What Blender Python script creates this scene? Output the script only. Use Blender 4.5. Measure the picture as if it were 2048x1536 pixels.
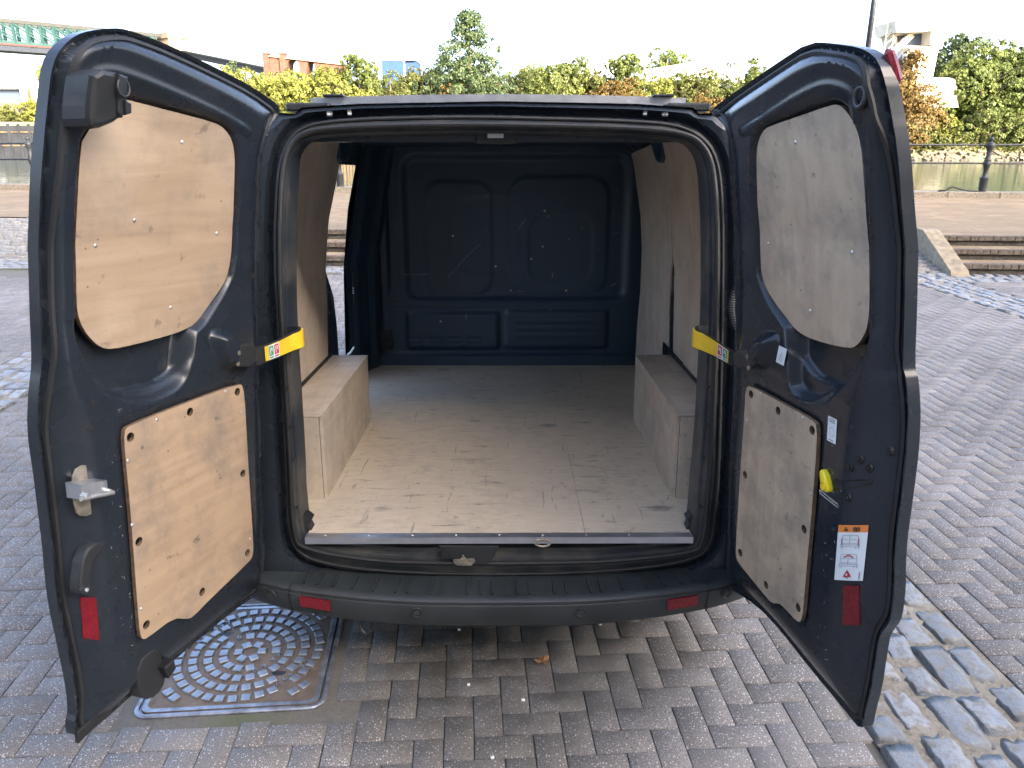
import bpy, bmesh, math, random, json
import numpy as np
from mathutils import Vector, Matrix, noise as mnoise
random.seed(7); RNG=np.random.default_rng(7)
for o in list(bpy.data.objects): bpy.data.objects.remove(o)
S=bpy.context.scene; COL=S.collection
# ---------------------------------------------------------------- camera, sky, sun, exposure
cam=bpy.data.cameras.new('camera'); camo=bpy.data.objects.new('camera',cam); COL.objects.link(camo); S.camera=camo
cam.sensor_width=36; cam.lens=27.03; cam.clip_start=.05; cam.clip_end=4000
camo.location=(0,0,1.93); camo.rotation_euler=(math.radians(90-18.01),0,0)
SUN_AZ=math.radians(144); SUN_EL=math.radians(23)      # azimuth clockwise from +Y (forward): behind and to the right
w=bpy.data.worlds.new('World'); S.world=w; w.use_nodes=True; nt=w.node_tree
sky=nt.nodes.new('ShaderNodeTexSky'); sky.sky_type='NISHITA'; sky.sun_disc=False
sky.sun_elevation=SUN_EL; sky.sun_rotation=SUN_AZ; sky.air_density=.6; sky.dust_density=5.0; sky.ozone_density=.25
bg=nt.nodes['Background']; bg.inputs['Strength'].default_value=.15; nt.links.new(sky.outputs[0],bg.inputs[0])
sl=bpy.data.lights.new('sun','SUN'); sl.energy=2.0; sl.angle=math.radians(.53); sl.color=(1,.93,.82)
so=bpy.data.objects.new('sun',sl); COL.objects.link(so)
sd=Vector((math.sin(SUN_AZ)*math.cos(SUN_EL),math.cos(SUN_AZ)*math.cos(SUN_EL),math.sin(SUN_EL)))
so.rotation_euler=(-sd).to_track_quat('-Z','Y').to_euler(); so.location=(20,-30,30)
S.view_settings.view_transform='Standard'; S.view_settings.look='None'; S.view_settings.gamma=1; S.view_settings.exposure=3.25
S.view_settings.use_curve_mapping=False
TR=json.loads('''{"inner":[[-0.698,-0.037],[-0.71,0.117],[-0.705,0.281],[-0.704,0.545],[-0.704,0.78],[-0.702,0.878],[-0.692,1.044],[-0.677,1.285],[-0.664,1.331],[-0.629,1.364],[-0.581,1.375],[-0.385,1.383],[0.008,1.386],[0.401,1.378],[0.565,1.367],[0.631,1.356],[0.66,1.323],[0.679,1.28],[0.692,1.14],[0.7,1.011],[0.707,0.845],[0.708,0.62],[0.709,0.385],[0.701,0.169],[0.7,0.056],[0.687,-0.04]],"seal":[[0.003,-0.16],[-0.288,-0.153],[-0.52,-0.135],[-0.673,-0.103],[-0.734,-0.058],[-0.757,0.036],[-0.753,0.149],[-0.747,0.333],[-0.743,0.553],[-0.742,0.785],[-0.743,0.917],[-0.739,1.047],[-0.728,1.211],[-0.712,1.304],[-0.678,1.368],[-0.638,1.402],[-0.601,1.417],[-0.515,1.428],[-0.373,1.436],[-0.09,1.441],[0.131,1.436],[0.416,1.428],[0.557,1.419],[0.628,1.399],[0.691,1.354],[0.721,1.304],[0.738,1.23],[0.75,1.046],[0.76,0.784],[0.77,0.509],[0.78,0.239],[0.778,0.032],[0.765,-0.045],[0.705,-0.099],[0.544,-0.132],[0.292,-0.153]],"L":{"outline":[[-0.015,-0.176],[-0.02,0.034],[-0.019,0.196],[-0.022,0.429],[-0.029,0.691],[-0.023,0.942],[-0.03,1.1],[0.0,1.294],[-0.01,1.358],[-0.032,1.406],[-0.074,1.448],[0.091,1.496],[0.24,1.525],[0.367,1.548],[0.473,1.564],[0.551,1.571],[0.576,1.571],[0.615,1.564],[0.663,1.551],[0.69,1.538],[0.711,1.52],[0.73,1.497],[0.74,1.461],[0.742,1.403],[0.747,1.359],[0.752,1.299],[0.757,1.222],[0.758,1.148],[0.762,1.042],[0.768,0.942],[0.77,0.873],[0.774,0.821],[0.786,0.77],[0.797,0.688],[0.8,0.635],[0.798,0.567],[0.799,0.47],[0.799,0.371],[0.804,0.281],[0.803,0.198],[0.798,0.131],[0.792,0.04],[0.787,-0.03],[0.787,-0.099],[0.791,-0.134],[0.801,-0.147],[0.804,-0.194],[0.768,-0.204],[0.721,-0.211],[0.607,-0.199],[0.467,-0.196],[0.292,-0.187],[0.143,-0.185],[0.004,-0.195]],"window":[[0.597,1.427],[0.435,1.41],[0.249,1.39],[0.206,1.375],[0.171,1.347],[0.153,1.3],[0.147,1.25],[0.132,1.111],[0.137,1.037],[0.143,1.0],[0.159,0.953],[0.203,0.912],[0.255,0.871],[0.28,0.85],[0.315,0.834],[0.383,0.827],[0.493,0.826],[0.594,0.829],[0.63,0.844],[0.662,0.879],[0.683,0.918],[0.688,0.958],[0.682,1.068],[0.68,1.178],[0.678,1.266],[0.671,1.346],[0.604,1.372],[0.595,1.386],[0.592,1.401]],"lower":[[0.614,0.622],[0.596,0.631],[0.391,0.634],[0.154,0.631],[0.144,0.609],[0.139,0.571],[0.136,0.347],[0.131,0.189],[0.13,0.055],[0.135,0.02],[0.159,0.01],[0.352,-0.022],[0.424,-0.038],[0.448,-0.031],[0.498,0.004],[0.6,0.001],[0.616,0.006],[0.624,0.026],[0.623,0.107],[0.619,0.27],[0.616,0.423],[0.617,0.548]],"ridge":[[0.738,1.307],[0.737,1.202],[0.732,1.092],[0.736,0.978],[0.744,0.905],[0.743,0.818],[0.732,0.743],[0.706,0.674],[0.702,0.596],[0.699,0.517],[0.7,0.418],[0.7,0.293],[0.702,0.125],[0.702,-0.004],[0.673,-0.107],[0.61,-0.107],[0.531,-0.085],[0.362,-0.078],[0.142,-0.062],[0.113,-0.024],[0.099,0.101],[0.094,0.387],[0.088,0.589],[0.059,0.875],[0.068,1.107],[0.086,1.281],[0.07,1.345],[0.05,1.401],[0.169,1.449],[0.425,1.503],[0.59,1.531],[0.651,1.527],[0.7,1.508],[0.724,1.472],[0.733,1.408]],"scoop":[[0.181,0.948],[0.273,0.867],[0.315,0.822],[0.334,0.775],[0.353,0.701],[0.396,0.665],[0.479,0.655],[0.564,0.666],[0.618,0.695],[0.652,0.739],[0.686,0.804],[0.711,0.879],[0.706,0.927],[0.663,1.016],[0.475,1.043],[0.251,0.992]],"ledge":[[0.639,0.707],[0.623,0.719],[0.439,0.7],[0.372,0.724],[0.312,0.796],[0.268,0.847],[0.239,0.842],[0.281,0.814],[0.3,0.765],[0.32,0.69],[0.365,0.645],[0.45,0.632],[0.537,0.643],[0.604,0.677]],"holes":[[0.595,0.599],[0.378,0.603],[0.164,0.332],[0.598,0.3],[0.161,0.047],[0.378,0.023],[0.599,0.043],[0.172,0.607]],"lscrews":[[0.503,0.618],[0.61,0.539],[0.162,0.536],[0.616,0.358],[0.612,0.102],[0.147,0.092],[0.228,0.624]],"wscrews":[[0.366,1.336],[0.509,1.145],[0.626,1.092],[0.202,1.091],[0.388,0.904]],"redtape":[[0.761,0.215],[0.733,0.202],[0.735,0.075],[0.762,0.093]],"house":[[0.732,1.469],[0.647,1.464],[0.638,1.399],[0.648,1.372],[0.716,1.346],[0.735,1.357],[0.737,1.406]],"mould":[[0.268,0.806],[0.225,0.813],[0.18,0.804],[0.152,0.752],[0.18,0.687],[0.222,0.682],[0.257,0.744]],"blackbox":[[0.232,0.77],[0.098,0.75],[0.104,0.674],[0.227,0.7]]},"R":{"outline":[[-0.001,-0.184],[-0.001,0.053],[0.002,0.279],[0.018,0.469],[0.035,0.627],[0.041,0.797],[0.036,1.032],[0.067,1.253],[0.085,1.345],[0.08,1.39],[0.042,1.419],[-0.01,1.438],[0.213,1.484],[0.4,1.521],[0.552,1.549],[0.651,1.529],[0.716,1.514],[0.748,1.499],[0.77,1.481],[0.782,1.445],[0.788,1.39],[0.797,1.336],[0.802,1.273],[0.801,1.207],[0.803,1.133],[0.805,1.054],[0.807,0.94],[0.806,0.834],[0.818,0.816],[0.829,0.749],[0.831,0.691],[0.834,0.637],[0.829,0.512],[0.823,0.406],[0.826,0.337],[0.833,0.291],[0.832,0.205],[0.823,0.175],[0.797,0.131],[0.792,0.072],[0.785,-0.043],[0.77,-0.123],[0.764,-0.195],[0.677,-0.181],[0.531,-0.166],[0.354,-0.139],[0.221,-0.135],[0.036,-0.175]],"window":[[0.351,1.375],[0.5,1.392],[0.627,1.407],[0.654,1.404],[0.679,1.386],[0.702,1.357],[0.714,1.323],[0.715,1.257],[0.71,1.134],[0.714,1.06],[0.718,0.976],[0.714,0.917],[0.697,0.882],[0.671,0.854],[0.643,0.843],[0.547,0.835],[0.463,0.835],[0.408,0.846],[0.365,0.872],[0.319,0.897],[0.267,0.935],[0.244,0.971],[0.238,1.008],[0.239,1.144],[0.261,1.26],[0.276,1.317],[0.296,1.346],[0.322,1.366]],"lower":[[0.221,0.625],[0.241,0.643],[0.406,0.639],[0.563,0.636],[0.588,0.626],[0.59,0.533],[0.582,0.338],[0.574,0.185],[0.571,0.077],[0.565,0.035],[0.549,0.018],[0.471,0.025],[0.445,0.02],[0.419,0.003],[0.393,0.0],[0.307,0.012],[0.201,0.028],[0.187,0.042],[0.189,0.127],[0.203,0.363],[0.219,0.552]],"ridge":[[0.775,1.356],[0.751,1.255],[0.736,1.096],[0.746,0.964],[0.744,0.878],[0.723,0.804],[0.706,0.751],[0.693,0.694],[0.688,0.647],[0.692,0.61],[0.689,0.53],[0.693,0.432],[0.685,0.345],[0.68,0.259],[0.669,0.223],[0.66,0.108],[0.658,-0.008],[0.646,-0.047],[0.548,-0.035],[0.386,-0.018],[0.201,-0.021],[0.18,0.06],[0.173,0.323],[0.189,0.58],[0.179,0.736],[0.156,0.887],[0.148,1.11],[0.19,1.28],[0.186,1.348],[0.162,1.403],[0.291,1.435],[0.597,1.505],[0.705,1.489],[0.762,1.454],[0.775,1.409]],"scoop":[[0.272,0.971],[0.361,0.88],[0.397,0.825],[0.405,0.764],[0.419,0.691],[0.438,0.669],[0.475,0.658],[0.53,0.659],[0.573,0.676],[0.619,0.708],[0.666,0.757],[0.709,0.819],[0.735,0.861],[0.731,0.931],[0.67,1.016],[0.465,1.041],[0.319,1.025]],"ledge":[[0.339,0.747],[0.316,0.854],[0.366,0.834],[0.433,0.77],[0.507,0.732],[0.633,0.743],[0.593,0.695],[0.531,0.651],[0.478,0.632],[0.418,0.632],[0.367,0.651]],"holes":[[0.254,0.617],[0.403,0.611],[0.567,0.607],[0.232,0.348],[0.554,0.315],[0.215,0.068],[0.218,0.07],[0.376,0.042],[0.546,0.065]],"lscrews":[[0.31,0.636],[0.524,0.628],[0.575,0.43],[0.559,0.112],[0.238,0.531]],"wscrews":[[0.466,1.332],[0.283,1.067],[0.652,1.078],[0.482,0.91]],"redtape":[[0.716,0.232],[0.754,0.25],[0.751,0.132],[0.712,0.111]],"midlabel":[[0.621,0.661],[0.653,0.663],[0.655,0.599],[0.616,0.597]],"bolts":[[0.733,0.587],[0.709,0.557],[0.755,0.572],[0.709,0.475]],"plug":[[0.792,0.627]],"emboss":[[0.603,0.449],[0.682,0.446]],"ring":[[0.743,1.412]],"mould":[[0.245,0.768],[0.295,0.811],[0.362,0.825],[0.377,0.796],[0.332,0.72],[0.276,0.691]],"blackbox":[[0.184,0.743],[0.314,0.769],[0.317,0.713],[0.194,0.683]]}}''')
# ---------------------------------------------------------------- object helpers
def tag(o,label=None,cat=None,group=None,kind=None):
    for k,v in (('label',label),('category',cat),('group',group),('kind',kind)):
        if v: o[k]=v
    return o
def empty(name,loc=(0,0,0),rot=(0,0,0),label=None,cat=None,group=None):
    o=bpy.data.objects.new(name,None); COL.objects.link(o); o.location=loc; o.rotation_euler=rot; o.empty_display_size=.1
    return tag(o,label,cat,group)
def addmesh(name,me,mat=None,parent=None,loc=None,rot=None,smooth=False,**kw):
    if mat is not None:
        assert len(me.materials)==0
        for m in (mat if isinstance(mat,(list,tuple)) else [mat]): me.materials.append(m)
    if smooth: me.shade_smooth()
    o=bpy.data.objects.new(name,me); COL.objects.link(o)
    if parent is not None: o.parent=parent
    if loc is not None: o.location=loc
    if rot is not None: o.rotation_euler=rot
    return tag(o,**kw)
def copy_tree(o,parent=None,**kw):
    c=o.copy(); COL.objects.link(c); c.parent=parent
    for ch in list(o.children): copy_tree(ch,c)
    return tag(c,**kw)
class MB:
    def __init__(s): s.v=[]; s.f=[]; s.m=[]; s.mi=0
    def face(s,pts,mi=None):
        b=len(s.v); s.v+= [tuple(p) for p in pts]; s.f.append(tuple(range(b,b+len(pts)))); s.m.append(s.mi if mi is None else mi)
    def box(s,x0,x1,y0,y1,z0,z1,mi=None,M=None):
        b=len(s.v); P=[(x0,y0,z0),(x1,y0,z0),(x1,y1,z0),(x0,y1,z0),(x0,y0,z1),(x1,y0,z1),(x1,y1,z1),(x0,y1,z1)]
        if M is not None: P=[tuple(M@Vector(p)) for p in P]
        s.v+=P
        for q in ((0,3,2,1),(4,5,6,7),(0,1,5,4),(1,2,6,5),(2,3,7,6),(3,0,4,7)): s.f.append(tuple(b+i for i in q)); s.m.append(s.mi if mi is None else mi)
    def bar(s,a,b,w,h=None,mi=None):
        a=Vector(a); b=Vector(b); h=h or w; d=b-a; L=d.length
        q=d.to_track_quat('X','Z').to_matrix().to_4x4(); M=Matrix.Translation(a)@q
        s.box(0,L,-w/2,w/2,-h/2,h/2,mi,M)
    def tube(s,pts,r,n=8,mi=None,caps=True):
        pts=[Vector(p) for p in pts]; rings=[]; prev=None
        for i,p in enumerate(pts):
            t=(pts[min(i+1,len(pts)-1)]-pts[max(i-1,0)]).normalized()
            up=Vector((0,0,1)) if abs(t.z)<.9 else Vector((1,0,0))
            a=t.cross(up).normalized() if prev is None else (prev-t*prev.dot(t)).normalized(); prev=a; b=t.cross(a)
            rr=r[i] if isinstance(r,(list,tuple)) else r; base=len(s.v)
            s.v+=[tuple(p+a*rr*math.cos(2*math.pi*k/n)+b*rr*math.sin(2*math.pi*k/n)) for k in range(n)]; rings.append(base)
        for A,B in zip(rings,rings[1:]):
            for k in range(n): s.f.append((A+k,B+k,B+(k+1)%n,A+(k+1)%n)); s.m.append(s.mi if mi is None else mi)
        if caps:
            s.f.append(tuple(rings[0]+k for k in range(n))); s.m.append(s.mi if mi is None else mi)
            s.f.append(tuple(rings[-1]+k for k in reversed(range(n)))); s.m.append(s.mi if mi is None else mi)
    def lathe(s,prof,n=16,c=(0,0,0),mi=None):
        rings=[]
        for r,z in prof:
            rings.append(len(s.v)); s.v+=[(c[0]+r*math.cos(2*math.pi*k/n),c[1]+r*math.sin(2*math.pi*k/n),c[2]+z) for k in range(n)]
        for A,B in zip(rings,rings[1:]):
            for k in range(n): s.f.append((A+k,A+(k+1)%n,B+(k+1)%n,B+k)); s.m.append(s.mi if mi is None else mi)
        s.f.append(tuple(rings[-1]+k for k in range(n))); s.m.append(s.mi if mi is None else mi)
    def loft(s,loops,closed=True,mi=None):
        n=len(loops[0]); base=len(s.v)
        for L in loops: s.v+=[tuple(p) for p in L]
        for i in range(len(loops)-1):
            for k in range(n if closed else n-1):
                a=base+i*n; b=a+n; k2=(k+1)%n
                s.f.append((a+k,a+k2,b+k2,b+k)); s.m.append(s.mi if mi is None else mi)
    def mesh(s,name='mesh'):
        me=bpy.data.meshes.new(name); me.from_pydata(s.v,[],s.f)
        me.polygons.foreach_set('material_index',s.m); me.update(); return me
    def obj(s,name,mat=None,parent=None,**kw): return addmesh(name,s.mesh(name),mat,parent,**kw)
def bmobj(name,bm,mat,parent=None,**kw):
    me=bpy.data.meshes.new(name); bm.to_mesh(me); bm.free(); return addmesh(name,me,mat,parent,**kw)
def bevbox(x0,x1,y0,y1,z0,z1,bev=.004,seg=1):
    bm=bmesh.new(); bmesh.ops.create_cube(bm,size=1)
    for v in bm.verts: v.co=Vector(((x0+x1)/2+v.co.x*(x1-x0),(y0+y1)/2+v.co.y*(y1-y0),(z0+z1)/2+v.co.z*(z1-z0)))
    bmesh.ops.bevel(bm,geom=list(bm.edges),offset=bev,segments=seg,affect='EDGES',profile=.6); return bm
def prism(poly,to3,d0,d1,bev=.003):
    """polygon (2D) extruded between depths d0 and d1; to3(a,b,d) gives the 3D point"""
    bm=bmesh.new(); A=[bm.verts.new(to3(a,b,d0)) for a,b in poly]; B=[bm.verts.new(to3(a,b,d1)) for a,b in poly]; n=len(poly)
    bm.faces.new(A); f2=bm.faces.new(list(reversed(B)))
    for i in range(n): bm.faces.new((A[(i+1)%n],A[i],B[i],B[(i+1)%n]))
    bmesh.ops.recalc_face_normals(bm,faces=bm.faces)
    if bev: bmesh.ops.bevel(bm,geom=list(f2.edges),offset=bev,segments=2,affect='EDGES',profile=.5)
    return bm
# ---------------------------------------------------------------- 2D helpers
def chaikin(P,n=2,closed=True):
    P=[np.array(p,float) for p in P]
    for _ in range(n):
        Q=[]; m=len(P)
        for i in range(m if closed else m-1):
            a,b=P[i],P[(i+1)%m]; Q+=[a*.75+b*.25,a*.25+b*.75]
        P=Q if closed else [P[0]]+Q+[P[-1]]
    return [tuple(p) for p in P]
def resample(P,step,closed=True):
    P=np.array(list(P)+([P[0]] if closed else [])); d=np.r_[0,np.cumsum(np.hypot(*np.diff(P,axis=0).T))]
    n=max(3,int(d[-1]/step)); t=np.linspace(0,d[-1],n+1)
    if closed: t=t[:-1]
    return np.c_[np.interp(t,d,P[:,0]),np.interp(t,d,P[:,1])]
def psdf(poly,X,Y):
    """signed distance to polygon, positive inside"""
    P=np.array(poly); best=np.full(X.shape,1e9); ins=np.zeros(X.shape,bool)
    for (ax,ay),(bx,by) in zip(P,np.roll(P,-1,0)):
        ex,ey=bx-ax,by-ay; L=ex*ex+ey*ey+1e-12
        t=np.clip(((X-ax)*ex+(Y-ay)*ey)/L,0,1); best=np.minimum(best,(X-ax-t*ex)**2+(Y-ay-t*ey)**2)
        if ay!=by:
            c=((ay>Y)!=(by>Y))&(X<(bx-ax)*(Y-ay)/(by-ay)+ax); ins^=c
    d=np.sqrt(best); return np.where(ins,d,-d)
def area2(P): P=np.array(P); return float(np.sum(P[:,0]*np.roll(P[:,1],-1)-np.roll(P[:,0],-1)*P[:,1]))
def inset(P,d):
    """polygon moved inwards by d along smoothed normals"""
    P=np.array(P); t=np.roll(P,-1,0)-np.roll(P,1,0); t/= np.linalg.norm(t,axis=1)[:,None]+1e-9
    nn=np.c_[-t[:,1],t[:,0]]*(1 if area2(P)>0 else -1); return P+nn*d
def sm(t): t=np.clip(t,0,1); return t*t*(3-2*t)
def hfield(name,sdf,bbox,step,nf,to3,back=None,mat=None,parent=None,smooth=True,flip=False,**kw):
    """sheet over the region sdf>0 with height nf(a,b); with back(a,b) it is closed into a solid"""
    a0,a1,b0,b1=bbox; na=int((a1-a0)/step)+3; nb=int((b1-b0)/step)+3
    A,B=np.meshgrid(a0-step+step*np.arange(na+1),b0-step+step*np.arange(nb+1)); s=sdf(A,B)
    C=sdf((A[:-1,:-1]+A[1:,1:])/2,(B[:-1,:-1]+B[1:,1:])/2)>0
    used=np.zeros(A.shape,bool); alln=np.ones(A.shape,bool)
    Cp=np.pad(C,1)
    for dj,di in ((0,0),(0,1),(1,0),(1,1)):
        q=Cp[dj:dj+A.shape[0],di:di+A.shape[1]]; used|=q; alln&=q
    bd=used&~alln; e=step*.05
    gx=(sdf(A+e,B)-sdf(A-e,B))/(2*e); gy=(sdf(A,B+e)-sdf(A,B-e))/(2*e); g=np.hypot(gx,gy)+1e-9
    s=np.clip(s,-step*1.5,step*1.5)
    A=np.where(bd,A-gx/g*s,A); B=np.where(bd,B-gy/g*s,B)
    idx=np.full(A.shape,-1); idx[used]=np.arange(used.sum()); a=A[used]; b=B[used]
    V=to3(a,b,nf(a,b)); n0=len(V)
    J,I=np.nonzero(C); q=np.c_[idx[J,I],idx[J,I+1],idx[J+1,I+1],idx[J+1,I]]; F=[q[:,::-1] if flip else q]
    if back is not None:
        V=np.r_[V,to3(a,b,back(a,b))]; F.append((q if flip else q[:,::-1])+n0)
        ed=[]
        for (dj,di,p,r) in ((-1,0,(0,0),(0,1)),(1,0,(1,1),(1,0)),(0,-1,(1,0),(0,0)),(0,1,(0,1),(1,1))):
            m=~Cp[1+J+dj,1+I+di]; ed.append(np.c_[idx[J[m]+p[0],I[m]+p[1]],idx[J[m]+r[0],I[m]+r[1]]])
        ed=np.concatenate(ed); w_=np.c_[ed[:,1],ed[:,0],ed[:,0]+n0,ed[:,1]+n0]; F.append(w_[:,::-1] if flip else w_)
    F=np.concatenate(F); me=npmesh(name,V,F)
    if smooth: me.shade_smooth()
    if back is not None and smooth: sharp_by_angle(me,50)
    return addmesh(name,me,mat,parent,**kw)
def npmesh(name,V,F):
    me=bpy.data.meshes.new(name); k=F.shape[1]
    me.vertices.add(len(V)); me.vertices.foreach_set('co',np.asarray(V,np.float32).ravel())
    me.loops.add(F.size); me.loops.foreach_set('vertex_index',F.astype(np.int32).ravel())
    me.polygons.add(len(F)); me.polygons.foreach_set('loop_start',np.arange(0,F.size,k,dtype=np.int32)); me.polygons.foreach_set('loop_total',np.full(len(F),k,np.int32))
    me.update(calc_edges=True); me.validate(); return me
def sharp_by_angle(me,deg):
    try: me.set_sharp_from_angle(angle=math.radians(deg))
    except Exception: pass
# ---------------------------------------------------------------- materials
def newmat(name):
    m=bpy.data.materials.new(name); m.use_nodes=True; return m,m.node_tree,m.node_tree.nodes['Principled BSDF']
def N(nt,t,**kw):
    n=nt.nodes.new('ShaderNode'+t)
    for k,v in kw.items():
        if k in n.inputs: 
            if hasattr(v,'is_linked'): nt.links.new(v,n.inputs[k])
            else: n.inputs[k].default_value=v
        else: setattr(n,k,v)
    return n
def mathn(nt,op,a,b=None,c=None,clamp=False):
    n=nt.nodes.new('ShaderNodeMath'); n.operation=op; n.use_clamp=clamp
    for i,v in enumerate((a,b,c)):
        if v is None: continue
        if hasattr(v,'is_linked'): nt.links.new(v,n.inputs[i])
        else: n.inputs[i].default_value=v
    return n.outputs[0]
def mixc(nt,f,a,b,bt='MIX'):
    n=nt.nodes.new('ShaderNodeMix'); n.data_type='RGBA'; n.blend_type=bt
    for i,v in ((0,f),(6,a),(7,b)):
        if hasattr(v,'is_linked'): nt.links.new(v,n.inputs[i])
        elif i==0: n.inputs[0].default_value=v
        else: n.inputs[i].default_value=(*v,1) if len(v)==3 else v
    return n.outputs[2]
def ramp(nt,f,*st):
    n=nt.nodes.new('ShaderNodeValToRGB'); el=n.color_ramp.elements
    while len(el)<len(st): el.new(.5)
    for e,(p,c) in zip(el,st): e.position=p; e.color=(c,c,c,1) if not isinstance(c,tuple) else (*c,1)
    nt.links.new(f,n.inputs[0]); return n.outputs[0]
def coords(nt,kind='Object',scale=(1,1,1),rot=(0,0,0),loc=(0,0,0)):
    if kind=='Position': o=nt.nodes.new('ShaderNodeNewGeometry').outputs['Position']
    else: o=nt.nodes.new('ShaderNodeTexCoord').outputs[kind]
    mp=nt.nodes.new('ShaderNodeMapping'); mp.inputs['Scale'].default_value=scale; mp.inputs['Rotation'].default_value=rot; mp.inputs['Location'].default_value=loc
    nt.links.new(o,mp.inputs[0]); return mp.outputs[0]
def noise(nt,vec,scale,detail=3,rough=.55,dist=0): 
    n=N(nt,'TexNoise',Vector=vec,Scale=scale,Detail=detail,Roughness=rough,Distortion=dist); return n.outputs['Fac']
def bump(nt,b,h,strength=.3,dist=.002):
    n=N(nt,'Bump',Height=h,Strength=strength,Distance=dist); nt.links.new(n.outputs[0],b.inputs['Normal'])
def setb(nt,b,col=None,rough=None,metal=None,spec=None,coat=None):
    for k,v in (('Base Color',col),('Roughness',rough),('Metallic',metal),('Specular IOR Level',spec),('Coat Weight',coat)):
        if v is None: continue
        if hasattr(v,'is_linked'): nt.links.new(v,b.inputs[k])
        else: b.inputs[k].default_value=(*v,1) if k=='Base Color' else v
def simple(name,col,rough=.5,metal=0,spec=.5,var=.15,scale=8,kind='Object',bmp=0,bscale=200,coat=0):
    m,nt,b=newmat(name); c=coords(nt,kind); n=noise(nt,c,scale,4)
    lo=tuple(x*(1-var) for x in col); hi=tuple(min(1,x*(1+var)) for x in col)
    setb(nt,b,mixc(nt,ramp(nt,n,(.3,0.),(.7,1.)),lo,hi),None,metal,spec,coat or None)
    r=ramp(nt,noise(nt,c,scale*2.7,4),(.3,max(0,rough-.08)),(.7,min(1,rough+.1))); nt.links.new(r,b.inputs['Roughness'])
    if bmp: bump(nt,b,noise(nt,c,bscale,3),bmp,.002)
    return m
def m_paint(name,col,rough=.38,scr=1.0,dirt=.25):
    m,nt,b=newmat(name); c=coords(nt)
    d=ramp(nt,noise(nt,c,5,6,.65),(.45,0.),(.8,1.)); base=mixc(nt,mathn(nt,'MULTIPLY',d,dirt),col,(.12,.11,.09))
    s1=noise(nt,coords(nt,scale=(9,9,60),rot=(.5,.3,.6)),3,2); s2=noise(nt,coords(nt,scale=(50,8,9),rot=(.2,.9,-.5)),3,2)
    sc=mathn(nt,'MAXIMUM',ramp(nt,s1,(.765,0.),(.78,1.)),ramp(nt,s2,(.765,0.),(.78,1.)))
    patch=ramp(nt,noise(nt,c,2.2,2),(.5,0.),(.62,1.))
    base=mixc(nt,mathn(nt,'MULTIPLY',mathn(nt,'MULTIPLY',sc,patch),scr),base,(.42,.40,.36))
    setb(nt,b,base,None,0,.5)
    r=ramp(nt,noise(nt,c,9,3),(.3,rough-.03),(.75,rough+.07)); nt.links.new(r,b.inputs['Roughness'])
    bump(nt,b,noise(nt,c,350,2),.05,.001); return m
def m_ply(name,col,dark,light,grain='Z',stain=.5,gloss=.5,gs=1.0,seed=0.,band=.3):
    """plywood: long grain, figured bands, pores, grubby marks"""
    m,nt,b=newmat(name); sc={'Z':(14,14,1.2),'X':(1.2,14,14),'Y':(14,1.2,14)}[grain]; sc=tuple(x*gs for x in sc)
    c0=coords(nt,loc=(seed,seed*.7,seed*1.3)); cg=coords(nt,scale=sc,loc=(seed,seed,seed))
    wob=noise(nt,c0,2.2,3); fig=noise(nt,cg,.9,4,.6,1.4)
    wv=N(nt,'TexWave',Vector=coords(nt,scale=tuple(x*.55 for x in sc),loc=(seed,seed,seed)),Scale=1.2,Distortion=9.,Detail=3.,**{'Detail Scale':.6}).outputs['Fac']
    col1=mixc(nt,ramp(nt,fig,(.3,0.),(.72,1.)),dark,col)
    col1=mixc(nt,mathn(nt,'MULTIPLY',mathn(nt,'MULTIPLY',ramp(nt,wv,(.35,0.),(.95,1.)),ramp(nt,noise(nt,c0,1.7,2),(.42,0.),(.68,1.))),band),col1,light)
    col1=mixc(nt,mathn(nt,'MULTIPLY',ramp(nt,wob,(.35,0.),(.65,1.)),.35),col1,dark)
    pores=ramp(nt,noise(nt,coords(nt,scale=tuple(x*9 for x in sc)),3,2),(.62,0.),(.74,1.))
    col1=mixc(nt,mathn(nt,'MULTIPLY',pores,.28),col1,tuple(x*.45 for x in dark))
    st=ramp(nt,noise(nt,c0,4.5,8,.72),(.47,0.),(.75,1.)); col1=mixc(nt,mathn(nt,'MULTIPLY',st,stain),col1,(.13,.12,.11))
    sp=ramp(nt,noise(nt,coords(nt,loc=(3+seed,1,2)),17,3,.6),(.665,0.),(.74,1.)); col1=mixc(nt,mathn(nt,'MULTIPLY',sp,stain*.9),col1,(.07,.06,.055))
    dots=N(nt,'TexVoronoi',Vector=c0,Scale=26.); dd=mathn(nt,'MULTIPLY',ramp(nt,dots.outputs['Distance'],(.06,1.),(.1,0.)),ramp(nt,N(nt,'SeparateColor',Color=dots.outputs['Color']).outputs[0],(.76,0.),(.78,1.)))
    col1=mixc(nt,mathn(nt,'MULTIPLY',dd,.7),col1,(.05,.045,.04))
    scr=ramp(nt,noise(nt,coords(nt,scale=(40,30,5),rot=(.4,.8,.7)),3,2),(.74,0.),(.77,1.)); col1=mixc(nt,mathn(nt,'MULTIPLY',scr,.35),col1,(.08,.07,.06))
    setb(nt,b,col1,None,0,.45)
    r=ramp(nt,noise(nt,c0,9,5),(.3,gloss-.1),(.7,gloss+.15)); nt.links.new(r,b.inputs['Roughness'])
    bump(nt,b,mathn(nt,'ADD',fig,mathn(nt,'MULTIPLY',noise(nt,cg,6,3),.6)),.12,.002); return m
M={}
M['paint']=m_paint('van_paint',(.013,.018,.025),.26,.9,.05)
M['paint_out']=simple('van_paint_outer',(.020,.026,.032),.28,var=.04,scale=3,coat=.6)
M['paint_lit']=m_paint('van_paint_lit',(.025,.031,.036),.40,.6,.25)  # lighter copy of the van paint, light on turned faces put into colour
M['bulk']=m_paint('bulkhead_paint',(.025,.052,.084),.40,.6,.10)
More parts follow.
